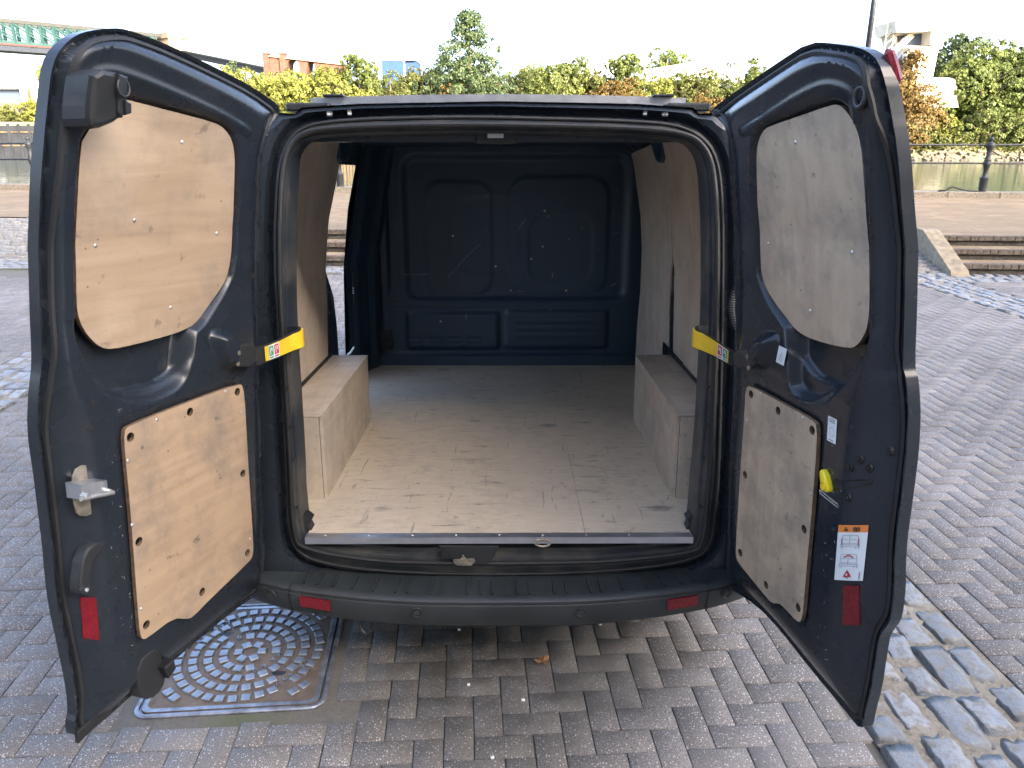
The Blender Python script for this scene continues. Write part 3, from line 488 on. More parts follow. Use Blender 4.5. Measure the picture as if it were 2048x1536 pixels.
# ---------------------------------------------------------------- rear doors
DOORS={'L':((-.862,0),math.radians(19.6),1),'R':((.830,0),math.radians(12.5),-1)}
def build_door(key,label):
    (hx,hy),ph,sg=DOORS[key]; T=TR[key]
    ang=math.atan2(-math.cos(ph),-math.sin(ph)) if sg>0 else math.atan2(math.cos(ph),-math.sin(ph))
    OUT=resample(chaikin(T['outline'],1),.02); RID=resample(chaikin(T['ridge'],2),.02); WIN=chaikin(T['window'],1); SCO=chaikin(T['scoop'],3); LOW=chaikin(T['lower'],1); MOU=chaikin(T['mould'],2); LED=chaikin(T['ledge'],2)
    topz=np.max(np.array(T['outline'])[:,1])
    def nf(a,b):
        do=psdf(OUT,a,b); dr=psdf(RID,a,b)-.004; t=np.where(dr>0,1.,np.clip((do-.010)/np.maximum(do-.010-dr,1e-4),0,1))
        HN=np.interp(b,[.72,.92],[.068,.042]); h=HN*(1-(1-t)**1.7)*sm((do-.008)/.014)
        h=h+.010*sm((.012-do)/.006)-.004*sm((do-.014)/.006)*sm((.034-do)/.006)
        dw=psdf(WIN,a,b); ds=psdf(SCO,a,b)
        h=h-np.maximum(.026*sm((dw+.016)/.020),np.minimum(.056,HN)*sm((ds+.006)/.042))
        h=h+.042*sm((psdf(MOU,a,b)+.008)/.035)
        dl=psdf(LOW,a,b); h=h-.006*sm((dl+.018)/.02)
        le=psdf(LED,a,b); h=h+.020*sm((le+.004)/.014)*sm((ds+.004)/.02)
        # pressed swages above the window
        up=(b>1.36)&(dr>0)
        h=h+np.where(up,.006*np.exp(-((dr-.05)/.012)**2)-.006*np.exp(-((dr-.085)/.012)**2),0)
        h=h+np.where((b<1.2)&(dr>.0),.004*np.exp(-((a-.035)/.012)**2),0)
        return h
    to3=lambda a,b,n:np.c_[sg*a,n+lean(b),b]
    O=np.array(T['outline']); bb=(O[:,0].min(),O[:,0].max(),O[:,1].min(),O[:,1].max())
    door=hfield('rear_door',lambda a,b:psdf(OUT,a,b),bb,.0055,nf,to3,lambda a,b:-.022+0*a-.012*sm(psdf(OUT,a,b)/.05),[M['paint'],M['paint_lit'],M['paint_out']],VAN,loc=(hx,hy,ZF),rot=(0,0,ang),flip=(sg<0),label=label)
    # shut face in the same paint as the inner skin, outer skin glossy
    me=door.data; n=len(me.polygons); c=np.zeros(n*3); me.polygons.foreach_get('center',c); c=c.reshape(-1,3); a=sg*c[:,0]; b=c[:,2]
    dr=psdf(RID,a,b); do=psdf(OUT,a,b); mi=np.zeros(n,int); mi[c[:,1]-lean(b)<-.015]=2; me.polygons.foreach_set('material_index',mi.astype(np.int32))
    def n_at(s,z): return float(nf(np.array([s]),np.array([z]))[0])
    def P3(s,z,n): return Vector((sg*s,n+float(lean(z)),z))
    def dp(name,mb,mat,smooth=False,**kw): return part(name,mb,mat,smooth,parent=door,**kw)
    # edge seals
    for d,r in ((.020,.0075),):
        q=chaikin(resample(inset(resample(chaikin(T['outline'],1),.03),d),.03),1); mb=MB(); pts=[P3(s,z,n_at(s,z)+.002) for s,z in q]; mb.tube(pts+[pts[0]],r,6,caps=False); dp('door_seal',mb,M['rubber'],True)
    # plywood panels
    wm,lm=(M['ply_warm'],M['ply_warm2']) if sg>0 else (M['ply_grey'],M['ply_grey'])
    def panel(name,poly,holes,n0,n1,mat):
        Q=np.array(poly); bbx=(Q[:,0].min(),Q[:,0].max(),Q[:,1].min(),Q[:,1].max())
        def sd(a,b):
            d=psdf(Q,a,b)
            for hs,hz in holes: d=np.minimum(d,np.hypot(a-hs,b-hz)-.0125)
            return d
        z0,z1=bbx[2],bbx[3]; ll=lambda b:np.interp(b,[z0,(z0+z1)/2,z1],[float(lean(z0)),float(lean((z0+z1)/2)),float(lean(z1))])-lean(b)
        pn=hfield(name,sd,bbx,.006,lambda a,b:n1+0*a,to3,lambda a,b:n0+0*a,[mat,M['ply_edge']],door,flip=(sg<0))
        me=pn.data; nn=np.zeros(len(me.polygons)*3); me.polygons.foreach_get('normal',nn); me.polygons.foreach_set('material_index',(np.abs(nn.reshape(-1,3)[:,1])<.6).astype(np.int32)); return pn
    panel('window_panel',WIN,[],.020,.032,wm)
    panel('lower_panel',LOW,T['holes'],.066,.078,lm)
    for lst,n in ((T['wscrews'],.032),(T['lscrews'],.078)):
        for s,z in lst:
            mb=MB(); c=P3(s,z,n); mb.tube([c-Vector((0,.001,0)),c+Vector((0,.0015,0)),c+Vector((0,.0028,0))],[.0052,.005,.0025],10); dp('screw',mb,M['steel'])
    # outer glass
    panel('window_glass',inset(np.array(resample(WIN,.03)),-.03),[],-.040,-.036,M['glass'])
    def flat(name,poly,mat,th=.0015,bev=.0004,lift=0.,n=None):
        if n is None: n=sum(n_at(s,z) for s,z in poly)/len(poly)
        ns=[n_at(s,z) for s,z in poly] if n=='fit' else None
        return dp(name,prism(poly,lambda a,b,d:tuple(P3(a,b,(n_at(a,b) if ns else n)+lift+d)),-.0005,th,bev),mat)
    flat('red_reflective_tape',T['redtape'],M['red'],.0012,n='fit',bev=0,lift=.004)
    # check strap bracket on the door
    bs=np.array(T['blackbox']); flat('strap_bracket',[tuple(p) for p in chaikin(bs,1)],M['plastic'],.05,.008,n=.055)
    for s,z in ((bs[:,0].mean()+.03*(1),bs[:,1].mean()+.015),(bs[:,0].mean()+.035,bs[:,1].mean()-.018)):
        mb=MB(); c=P3(s,z,.105); mb.tube([c,c+Vector((0,.004,0))],.007,10); dp('bracket_screw',mb,M['zinc_dirty'])
    if key=='L':
        H=T['house']; flat('latch_housing',chaikin(H,1),M['plastic'],.075,.012,n=.045)
        flat('latch_face',[(.676,1.462),(.650,1.458),(.645,1.40),(.655,1.375),(.668,1.385)],M['paint_lit'],.128,.004,n=.0)
        mb=MB(); c=P3(.663,1.435,.128); mb.tube([c+Vector((.016*math.cos(t),.002,.018*math.sin(t))) for t in np.linspace(0,6.283,17)],.003,6,caps=False); dp('latch_ring',mb,M['rubber'],True)
        flat('latch_tongue',[(.66,1.41),(.642,1.405),(.64,1.385),(.655,1.38)],M['plastic'],.137,.003,n=.0)
        flat('striker_plate',chaikin([(.745,.572),(.700,.560),(.692,.545),(.692,.445),(.706,.432),(.750,.436),(.765,.462),(.765,.545)],1),M['zinc_dirty'],.004,.001,n=n_at(.72,.5)-.004)
        n0=n_at(.73,.50); mb=MB(); a,b=(.70,.785); 
        for (s,z,n) in ((0,0,0),):
            p=[P3(.705,.525,n0),P3(.775,.54,n0-.005),P3(.775,.54,n0+.045),P3(.705,.525,n0+.05)]; mb.face(p)
            q=[x-Vector((0,0,.004)) for x in p]; mb.face(q[::-1]); 
            p2=[P3(.705,.525,n0+.05),P3(.775,.54,n0+.045),P3(.775,.50,n0+.045),P3(.705,.485,n0+.05)]; mb.face(p2)
            p3=[P3(.775,.54,n0-.005),P3(.775,.54,n0+.045),P3(.775,.50,n0+.045),P3(.775,.50,n0-.005)]; mb.face(p3)
        dp('striker_bracket',mb,M['alu'])
        for s,z in ((.708,.498),(.772,.512)):
            mb=MB(); c=P3(s,z,n0+.05); mb.tube([c-Vector((0,.01,0)),c+Vector((0,.012,0))],.006,10); dp('striker_pin',mb,M['steel'])
        mb=MB(); mb.tube([P3(.70,.492,n0+.062),P3(.79,.511,n0+.056)],.006,8); dp('striker_bar',mb,M['steel'])
        n0=n_at(.75,.29)
        flat('latch_lever',chaikin([(.707,.352),(.745,.360),(.770,.335),(.780,.300),(.790,.262),(.786,.236),(.768,.232),(.752,.25),(.748,.285),(.735,.312),(.715,.322),(.700,.330)],2),M['plastic'],.032,.006,n=n0-.002)
        mb=MB(); c=P3(.775,.252,n0+.028); mb.tube([c,c+Vector((0,.008,0))],[.015,.013],14); mb.tube([c,c+Vector((0,.011,0))],.005,8,mi=1); dp('lever_pivot',mb,[M['plastic'],M['grey_ink']])
        flat('lower_latch',chaikin([(.640,-.055),(.555,-.050),(.545,-.10),(.530,-.155),(.55,-.207),(.60,-.21),(.64,-.17)],1),M['plastic'],.040,.008,n=.03)
        flat('latch_catch',[(.565,-.12),(.525,-.115),(.520,-.15),(.55,-.165)],M['rubber'],.095,.006,n=.0)
        flat('edge_flap',[(.80,-.175),(.745,-.168),(.700,-.178),(.70,-.200),(.76,-.205),(.80,-.212)],M['rubber'],.012,.003,n=.006)
    else:
        L=[(.690,.392),(.765,.424),(.762,.268),(.686,.232)]; A,B,C,D=[np.array(p) for p in L]
        def uv(u,v): p=(A*(1-u)+B*u)*(1-v)+(D*(1-u)+C*u)*v; return (float(p[0]),float(p[1]))
        mb=MB()
        def q(u0,u1,v0,v1,mi,l):
            K=max(2,int((u1-u0)*8)); 
            for k in range(K):
                a=u0+(u1-u0)*k/K; b=u0+(u1-u0)*(k+1)/K; mb.face([P3(*uv(x,y),n_at(*uv(x,y))+l) for x,y in ((a,v0),(b,v0),(b,v1),(a,v1))],mi)
        def ln(u0,v0,u1,v1,mi=3,wd=.022):
            d=math.hypot(u1-u0,v1-v0)+1e-6; nu,nv=-(v1-v0)/d*wd,(u1-u0)/d*wd*.55
            mb.face([P3(*uv(x,y),n_at(*uv(x,y))+.0062) for x,y in ((u0-nu,v0-nv),(u1-nu,v1-nv),(u1+nu,v1+nv),(u0+nu,v0+nv))],mi)
        def tri(u,v,w_,h,mi,l): mb.face([P3(*uv(x,y),n_at(*uv(x,y))+l) for x,y in ((u-w_,v+h),(u+w_,v+h),(u,v))],mi)
        q(0,1,.13,1,0,.004); q(0,1,0,.13,1,.004)
        tri(.34,.03,.09,.075,2,.006); mb.face([P3(*uv(x,y),n_at(*uv(x,y))+.0066) for x,y in ((.33,.058),(.35,.058),(.35,.088),(.33,.088))],1)
        for u0,v0,u1,v1 in ((.60,.04,.60,.10),(.78,.04,.78,.10),(.60,.10,.69,.11),(.69,.11,.78,.10),(.60,.04,.69,.05),(.69,.05,.78,.04),(.69,.05,.69,.11),(.645,.05,.645,.09),(.735,.05,.735,.09)): ln(u0,v0,u1,v1,2,.014)
        for oy,h in ((.18,.24),(.52,.25)):
            for u0,v0,u1,v1 in ((.27,0,.73,0),(.25,.05,.27,0),(.75,.05,.73,0),(.24,.05,.22,.70),(.76,.05,.78,.70),(.25,.62,.75,.62),(.50,.02,.50,.75),(.18,.72,.82,.72),(.18,.72,.18,.86),(.82,.72,.82,.86),(.18,.86,.82,.86),(.20,.86,.20,1.),(.29,.86,.29,1.),(.71,.86,.71,1.),(.80,.86,.80,1.),(.28,.30,.46,.34),(.54,.34,.72,.30)): ln(u0,oy+v0*h,u1,oy+v1*h,3,.008)
        for u in (.22,.78): ln(u,.24,u,.36,4,.020)
        ln(.34,.575,.46,.55,4,.02); ln(.54,.55,.66,.575,4,.02); ln(.46,.55,.49,.53,4,.015); ln(.54,.55,.51,.53,4,.015)
        tri(.50,.80,.15,.135,4,.006); tri(.50,.855,.04,.05,0,.0068); ln(.46,.935,.54,.96,2,.012); ln(.90,.84,.90,.98,2,.010)
        dp('warning_label',mb,[M['white_lbl'],M['orange_lbl'],M['black_ink'],M['grey_ink'],M['red_ink']])
        mb=MB(); F4=lambda pts,mi,l:mb.face([P3(s,z,n_at(s,z)+l) for s,z in pts],mi)
        c=np.array([(.620,.664),(.656,.664),(.656,.598),(.620,.598)]); F4(c,0,.002)
        W=lambda u,v:tuple(c[0]+(c[1]-c[0])*u+(c[3]-c[0])*v)
        for v in (.06,.12,.18): F4([W(.15,v),W(.8,v),W(.8,v+.025),W(.15,v+.025)],2,.0026)
        for k in range(12):
            t=k/12*6.283; t2=t+.4; F4([W(.5+.3*math.cos(t),.58+.2*math.sin(t)),W(.5+.3*math.cos(t2),.58+.2*math.sin(t2)),W(.5+.26*math.cos(t2),.58+.17*math.sin(t2)),W(.5+.26*math.cos(t),.58+.17*math.sin(t))],3,.0026)
        F4([W(.2,.9),W(.75,.9),W(.75,.93),W(.2,.93)],2,.0026); dp('information_label',mb,[M['white_lbl'],M['orange_lbl'],M['black_ink'],M['grey_ink']])
        mb=MB(); c=np.array([(.388,.797),(.428,.795),(.410,.743),(.370,.745)]); nm=max(n_at(s,z) for s,z in c)+.003; F5=lambda pts,mi,l:mb.face([P3(s,z,nm+l) for s,z in pts],mi); F5(c,0,0)
        for (u0,v0,u1,v1) in ((.3,.75,.5,.3),(.5,.3,.7,.75),(.3,.75,.7,.75),(.4,.5,.6,.6)): F5([W(u0,v0),W(u1,v1),W(u1+.05,v1+.03),W(u0+.05,v0+.03)],1,.0008)
        dp('triangle_label',mb,[M['white_lbl'],M['grey_ink']])
        for s,z in T['bolts']:
            n0=n_at(s,z); mb=MB(); c=P3(s,z,n0); mb.tube([c-Vector((0,.002,0)),c+Vector((0,.002,0))],[.013,.012],14); mb.tube([c,c+Vector((0,.006,0))],.0065,8); dp('latch_bolt',mb,M['rubber'])
        s,z=T['plug'][0]; c=P3(s,z,n_at(s,z)); mb=MB(); mb.tube([c-Vector((0,.004,0)),c+Vector((0,.003,0))],[.014,.011],16); dp('rubber_plug',mb,M['rubber'])
        flat('release_handle',chaikin([(.614,.510),(.622,.520),(.634,.512),(.648,.492),(.656,.476),(.650,.464),(.636,.462),(.626,.470),(.620,.488)],2),M['lemon'],.020,.006,n=n_at(.63,.49)-.002)
        c=P3(.640,.480,n_at(.63,.49)+.019); mb=MB(); mb.tube([c+Vector((.009*math.cos(t),0,.011*math.sin(t))) for t in np.linspace(0,6.283,13)],.0025,6,caps=False); dp('handle_hole',mb,M['yellow'],True)
        flat('latch_slot',chaikin([(.656,.510),(.672,.503),(.760,.545),(.768,.540),(.762,.530),(.690,.488),(.668,.484),(.656,.492)],1),M['rubber'],.004,.001,n='fit')
        a,b=T['emboss']; mb=MB(); q=[(.603,.452),(.680,.444),(.682,.436),(.605,.443)]; pts=[P3(s,z,n_at(s,z)+.002) for s,z in q]; mb.tube(pts+[pts[0]],.002,6,caps=False); dp('pressed_rib',mb,M['steel'],True)
        s,z=T['ring'][0]; c=P3(s,z,n_at(s,z)+.002); mb=MB(); mb.tube([c+Vector((.017*math.cos(t),0,.02*math.sin(t))) for t in np.linspace(0,6.283,17)],.006,8,caps=False); dp('rubber_buffer',mb,M['rubber'],True)
        mb=MB(); zs=np.linspace(1.505,1.435,9)
        Oz=np.array(T['outline']); pf=np.polyfit(zs,[max(s for s,zz in Oz if abs(zz-z)<.03) for z in zs],2); r1=[P3(float(np.polyval(pf,z))-.012,z,-.026) for z in zs]; 
        mb.tube(r1,[.004]+[.013]*7+[.004],8); dp('brake_light',mb,M['red'],True)
    # chipped paint, drain holes and plugs in the pressed skin
    rc=random.Random(5 if sg>0 else 6); mb=MB()
    for k in range(34):
        s=rc.choice((rc.uniform(.60,.69),rc.uniform(.62,.68),rc.uniform(.63,.67))); z=rc.uniform(-.05,.70)
        if psdf(LOW,np.array([s]),np.array([z]))[0]>-.012 or psdf(OUT,np.array([s]),np.array([z]))[0]<.03: continue
        a=rc.uniform(0,3.14); L=rc.uniform(.0015,.006)*(1 if rc.random()<.85 else 2.5); w_=rc.uniform(.0004,.0015); ca,sa=math.cos(a),math.sin(a)
        mb.face([P3(s+u*ca-v*sa,z+u*sa+v*ca,n_at(s+u*ca-v*sa,z+u*sa+v*ca)+.0008) for u,v in ((-L,0),(-L*.2,-w_),(L,0),(L*.1,w_))])
    dp('paint_chips',mb,M['chipmark'],kind='stuff')
    for s,z in ((.045,.95),(.045,.55),(.045,.2),(.69,.72),(.705,.66),(.40,-.02),(.20,.66),(.62,-.02)):
        if psdf(OUT,np.array([s]),np.array([z]))[0]<.03: continue
        c=P3(s,z,n_at(s,z)); mb=MB(); mb.tube([c-Vector((0,.002,0)),c+Vector((0,.0012,0))],[.0085,.0075],12); dp('drain_plug',mb,M['rubber'])
    # corrugated wiring tube at the hinge side
    pts=[]; rr=[]
    for k in range(41):
        t=k/40; pts.append(Vector((sg*(-.028-.012*math.sin(t*3)),.03+.02*math.sin(t*3),.92-.16*t))); rr.append(.010 if k%2 else .0125)
    mb=MB(); mb.tube(pts,rr,8); dp('wiring_tube',mb,M['rubber'],True)
    for z in (.05,1.15): dp('hinge',bevbox(min(0,-sg*.07),max(0,-sg*.07),-.03,.02,z,z+.06,.004),M['paint'])
    return door
build_door('L','left rear door with warm brown plywood panels and a steel striker')
build_door('R','right rear door with greyer plywood panels and a large warning label')
# yellow check straps: arm from the door bracket, hooked round the body pillar
def strap(s,P,zl,zh):
    """P: plan path (x,y); zl/zh: lower and upper edge heights along it"""
    def ribbon(P,zl,zh,th):
        P=np.array(P); t=np.gradient(P,axis=0); t/=np.linalg.norm(t,axis=1)[:,None]; nn=np.c_[t[:,1],-t[:,0]]*th/2; mb=MB()
        loops=[[(p[0]+sx*n[0],p[1]+sx*n[1],z) for p,n,z in zip(P,nn,zz)] for sx,zz in ((1,zl),(1,zh),(-1,zh),(-1,zl),(1,zl))]
        mb.loft(loops,closed=False); mb.face([l[0] for l in loops[:4]]); mb.face([l[-1] for l in loops[:4]][::-1]); return mb
    Q=np.array(chaikin(P,3,closed=False)); u=np.r_[0,np.cumsum(np.hypot(*np.diff(Q,axis=0).T))]; u/=u[-1]; uk=np.linspace(0,1,len(P))
    d=np.r_[0,np.cumsum(np.hypot(*np.diff(np.array(P),axis=0).T))]; d/=d[-1]
    ZL=np.interp(u,d,zl); ZH=np.interp(u,d,zh)
    a=part('check_strap',ribbon(Q,ZL-.004,ZH+.004,.010),M['plastic'],True)
    k=int(np.argmax(np.abs(Q[:,0])<.752)); R=Q[k:].copy(); t=np.gradient(Q,axis=0); t/=np.linalg.norm(t,axis=1)[:,None]; nn=np.c_[t[:,1],-t[:,0]][k:]*(1 if s<0 else -1)
    part('yellow_sleeve',ribbon(R+nn*.008,ZL[k:]+.001,ZH[k:]-.001,.007),M['yellow'],True,parent=a)
    # pictogram sticker, one green and one red field
    mb=MB(); R2=Q+np.c_[t[:,1],-t[:,0]]*(1 if s<0 else -1)*.0125
    def at(f): i=np.interp(f,u,np.arange(len(u))); return np.array([np.interp(i,np.arange(len(u)),R2[:,j]) for j in (0,1)]),np.interp(f,u,ZL),np.interp(f,u,ZH)
    def fld(f0,f1,v0,v1,mi,l=0.):
        K=[]
        for f,v in ((f0,v0),(f1,v0),(f1,v1),(f0,v1)):
            p,a0,a1=at(f); K.append((p[0],p[1]-l,a0+(a1-a0)*v))
        mb.face(K,mi)
    f=.44; wd=.052; cols=(1,2) 
    fld(f,f+2*wd,.03,.97,0,.0004)
    for j,c in enumerate(cols):
        a0=f+j*wd+.005; b0=f+(j+1)*wd-.005; fld(a0,b0,.26,.90,c,.0012); fld(a0,b0,.10,.19,c,.0012); fld(a0+.012,a0+.018,.35,.8,0,.002); fld(a0+.025,a0+.033,.55,.8,0,.002)
    part('pictogram_sticker',mb,[M['white_lbl'],M['green_ink'],M['red_ink']],parent=a)
strap(-1,[(-.875,-.105),(-.80,-.085),(-.765,-.072),(-.70,-.05),(-.662,-.035),(-.648,-.012),(-.66,.020),(-.70,.03)],[.655,.66,.667,.688,.703,.707,.71,.71],[.735,.722,.715,.738,.756,.762,.765,.765])
strap(1,[(.88,-.10),(.80,-.07),(.755,-.055),(.70,-.045),(.664,-.035),(.650,-.012),(.66,.020),(.70,.03)],[.645,.652,.658,.685,.70,.705,.708,.71],[.715,.703,.699,.735,.757,.762,.765,.765])
# ---------------------------------------------------------------- ground, pavers, setts
GA=math.radians(3.5); GC,GS=math.cos(GA),math.sin(GA)
def G2W(u,v): return (u*GC-v*GS,u*GS+v*GC)
QA=math.atan(-.08)
def Q2W(a,b): return (a*math.cos(QA)-b*math.sin(QA),11.6+a*math.sin(QA)+b*math.cos(QA))
def W2Q(x,y): x,y=np.asarray(x),np.asarray(y)-11.6; return x*math.cos(QA)+y*math.sin(QA),-x*math.sin(QA)+y*math.cos(QA)
def m_paver():
    m,nt,b=newmat('block_paving'); p=coords(nt,'Position')
    r1=nt.nodes.new('ShaderNodeNewGeometry').outputs['Random Per Island']; r2=nt.nodes.new('ShaderNodeObjectInfo').outputs['Random']
    r=mathn(nt,'FRACT',mathn(nt,'ADD',r1,r2))
    base=mixc(nt,r,(.200,.186,.174),(.290,.270,.254))
    base=mixc(nt,ramp(nt,noise(nt,p,.9,4),(.35,0.),(.7,1.)),base,(.145,.137,.122))
    base=mixc(nt,mathn(nt,'MULTIPLY',ramp(nt,noise(nt,p,300,3,.75),(.42,0.),(.58,1.)),.85),base,(.060,.054,.052))
    v=N(nt,'TexVoronoi',Vector=p,Scale=115.); rv=N(nt,'SeparateColor',Color=v.outputs['Color']).outputs
    chip=mathn(nt,'MULTIPLY',ramp(nt,v.outputs['Distance'],(.22,1.),(.34,0.)),ramp(nt,rv[0],(.60,0.),(.70,1.)))
    base=mixc(nt,chip,base,(.50,.47,.45))
    v2=N(nt,'TexVoronoi',Vector=p,Scale=260.); rv2=N(nt,'SeparateColor',Color=v2.outputs['Color']).outputs
    chip2=mathn(nt,'MULTIPLY',ramp(nt,v2.outputs['Distance'],(.25,1.),(.4,0.)),ramp(nt,rv2[1],(.52,0.),(.62,1.)))
    base=mixc(nt,mathn(nt,'MULTIPLY',chip2,.75),base,(.36,.34,.33))
    # oily, mossy staining behind the van, enlarged to paint in under-bumper shade
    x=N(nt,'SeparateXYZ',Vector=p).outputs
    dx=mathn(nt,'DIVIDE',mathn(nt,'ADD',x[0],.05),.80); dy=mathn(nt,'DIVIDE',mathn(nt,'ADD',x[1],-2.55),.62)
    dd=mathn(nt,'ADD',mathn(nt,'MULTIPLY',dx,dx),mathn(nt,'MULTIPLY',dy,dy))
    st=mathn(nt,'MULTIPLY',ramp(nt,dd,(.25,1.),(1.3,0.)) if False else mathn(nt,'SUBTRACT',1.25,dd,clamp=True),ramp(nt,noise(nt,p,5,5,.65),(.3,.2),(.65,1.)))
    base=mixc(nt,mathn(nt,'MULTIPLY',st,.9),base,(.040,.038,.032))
    ds=ramp(nt,noise(nt,p,2.3,6,.7),(.50,0.),(.75,1.)); base=mixc(nt,mathn(nt,'MULTIPLY',ds,.5),base,(.11,.105,.088)); dm=ramp(nt,noise(nt,p,.55,4,.6),(.5,0.),(.7,1.)); base=mixc(nt,mathn(nt,'MULTIPLY',dm,.35),base,(.30,.27,.25)); ms=mathn(nt,'MULTIPLY',ramp(nt,noise(nt,p,1.1,5,.7),(.58,0.),(.72,1.)),.4); base=mixc(nt,ms,base,(.12,.13,.075))
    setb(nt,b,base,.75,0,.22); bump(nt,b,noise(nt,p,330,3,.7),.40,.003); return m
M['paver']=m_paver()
def m_joint():
    m,nt,b=newmat('joint_sand'); p=coords(nt,'Position'); c=mixc(nt,noise(nt,p,60,4,.7),(.055,.050,.042),(.16,.145,.12))
    c=mixc(nt,ramp(nt,noise(nt,p,1.7,4),(.55,0.),(.7,1.)),c,(.075,.085,.04)); setb(nt,b,c,.9); bump(nt,b,noise(nt,p,200,3),.5,.005); return m
M['joint']=m_joint()
def m_mortar():
    m,nt,b=newmat('sett_mortar'); p=coords(nt,'Position'); c=mixc(nt,ramp(nt,noise(nt,p,45,6,.75),(.35,0.),(.65,1.)),(.12,.10,.075),(.27,.235,.18))
    c=mixc(nt,ramp(nt,noise(nt,p,9,4),(.5,0.),(.62,1.)),c,(.25,.225,.18)); setb(nt,b,c,.9); bump(nt,b,noise(nt,p,120,4,.7),.8,.008); return m
M['mortar']=m_mortar()
def m_sett():
    m,nt,b=newmat('granite_sett'); p=coords(nt,'Position')
    r1=nt.nodes.new('ShaderNodeNewGeometry').outputs['Random Per Island']; r2=nt.nodes.new('ShaderNodeObjectInfo').outputs['Random']; r=mathn(nt,'FRACT',mathn(nt,'ADD',r1,r2))
    c=mixc(nt,r,(.155,.175,.195),(.265,.28,.295)); c=mixc(nt,ramp(nt,noise(nt,p,22,6,.7),(.47,0.),(.62,1.)),c,(.17,.15,.12))
    c=mixc(nt,mathn(nt,'MULTIPLY',ramp(nt,noise(nt,p,240,3),(.52,0.),(.64,1.)),.5),c,(.14,.15,.16)); setb(nt,b,c,None,0,.5)
    nt.links.new(ramp(nt,noise(nt,p,30,4),(.3,.40),(.7,.7)),b.inputs['Roughness']); bump(nt,b,mathn(nt,'ADD',noise(nt,p,40,5,.65),mathn(nt,'MULTIPLY',noise(nt,p,230,2),.35)),.75,.010); return m
M['sett']=m_sett()
mb=MB(); mb.face([(-300,-80,-.014),(300,-80,-.014),(300,11.62-.08*300,-.014),(-300,11.62+.08*300,-.014)])
GROUND=mb.obj('ground',M['joint'],kind='structure',label='grey block paved quayside car park',)
STRIPS=[(1.34,1.99),(-4.09,-3.44),(6.15,6.82),(-9.6,-8.95),(11.2,11.85)]
MH=(-.865,2.59)  # manhole centre in grid frame
MHR=.372
def clip(u0,u1,v0,v1):
    for a,b in STRIPS:
        if u1>a and u0<b:
            if (u0+u1)/2<a: u1=min(u1,a-.004)
            elif (u0+u1)/2>b: u0=max(u0,b+.004)
            else: return None
    a,b,c,d=MH[0]-MHR,MH[0]+MHR,MH[1]-MHR,MH[1]+MHR
    if u1>a and u0<b and v1>c and v0<d:
        ov={'l':u1-a,'r':b-u0,'d':v1-c,'t':d-v0}; k=min(ov,key=ov.get)
        if k=='l': u1=a
        elif k=='r': u0=b
        elif k=='d': v1=c
        else: v0=d
    return (u0,u1,v0,v1) if u1-u0>.018 and v1-v0>.018 else None
bricks=[]
for j in range(-30,112):
    for i in range(-130,150):
        k=(i-j)%4; U,V=i*.1,j*.1
        if k==0: r=(U,U+.2,V,V+.1)
        elif k==3: r=(U,U+.1,V,V+.2)
        else: continue
        x,y=G2W((r[0]+r[1])/2,(r[2]+r[3])/2)
        if y<.6 and not -1<y<.6: continue
        if abs(x)>y*.80+3.2: continue
        if float(W2Q(x,y)[1])>-.60: continue
        c=clip(*r)
        if c: bricks.append(c)
B=np.array(bricks); cx,cy=(B[:,0]+B[:,1])/2,(B[:,2]+B[:,3])/2
wx,wy=cx*GC-cy*GS,cx*GS+cy*GC
# which show largest: near the camera, inside the picture and not under the van
th=math.radians(18.01); f=wy*math.cos(th)+1.93*math.sin(th); up=wy*math.sin(th)-1.93*math.cos(th)
px=1024+1538*wx/f; py=768-1538*up/f
hid=(px>150)&(px<1760)&(py<1180) | (px>560)&(px<1420)&(py<1245) | (px<540)&(px>150)&(py<1440-(px-150)*.66)|(px>1460)&(px<1740)&(py<1180+(px-1460)*1.0)
vis=(px>-20)&(px<2070)&(py<1590)&~hid&(f>.3)
score=np.where(vis,f,1e9); order=np.argsort(score); near=order[:300]; rest=order[300:]
def frust(sx,sy,h=.03,c=.0022):
    x,y=sx/2,sy/2; V=[(-x,-y,-h),(x,-y,-h),(x,y,-h),(-x,y,-h),(-x,-y,-c),(x,-y,-c),(x,y,-c),(-x,y,-c),(-x+c,-y+c,0),(x-c,-y+c,0),(x-c,y-c,0),(-x+c,y-c,0)]
    F=[(0,1,5,4),(1,2,6,5),(2,3,7,6),(3,0,4,7),(4,5,9,8),(5,6,10,9),(6,7,11,10),(7,4,8,11),(8,9,10,11)]
    return np.array(V),np.array(F)
pm={}
for i in near:
    u0,u1,v0,v1=B[i]; key=(round(u1-u0,3),round(v1-v0,3))
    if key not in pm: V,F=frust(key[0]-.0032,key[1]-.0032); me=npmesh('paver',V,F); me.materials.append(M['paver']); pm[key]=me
    o=bpy.data.objects.new('paver',pm[key]); COL.objects.link(o); o.parent=GROUND
    o.location=(wx[i],wy[i],RNG.normal(0,.0012)); o.rotation_euler=(RNG.normal(0,.006),RNG.normal(0,.006),GA+RNG.normal(0,.007))
VV=[];FF=[];k0=0
for i in rest:
    u0,u1,v0,v1=B[i]; V,F=frust(u1-u0-.0036,v1-v0-.0036); a=GA+RNG.normal(0,.006); z=RNG.normal(0,.0012); t=RNG.normal(0,.006)
    X=V[:,0]*math.cos(a)-V[:,1]*math.sin(a)+wx[i]; Y=V[:,0]*math.sin(a)+V[:,1]*math.cos(a)+wy[i]
    VV.append(np.c_[X,Y,V[:,2]+z+V[:,0]*t]); FF.append(F+k0); k0+=len(V)
addmesh('paving_field',npmesh('paving_field',np.concatenate(VV),np.concatenate(FF)),M['paver'],GROUND,kind='stuff')
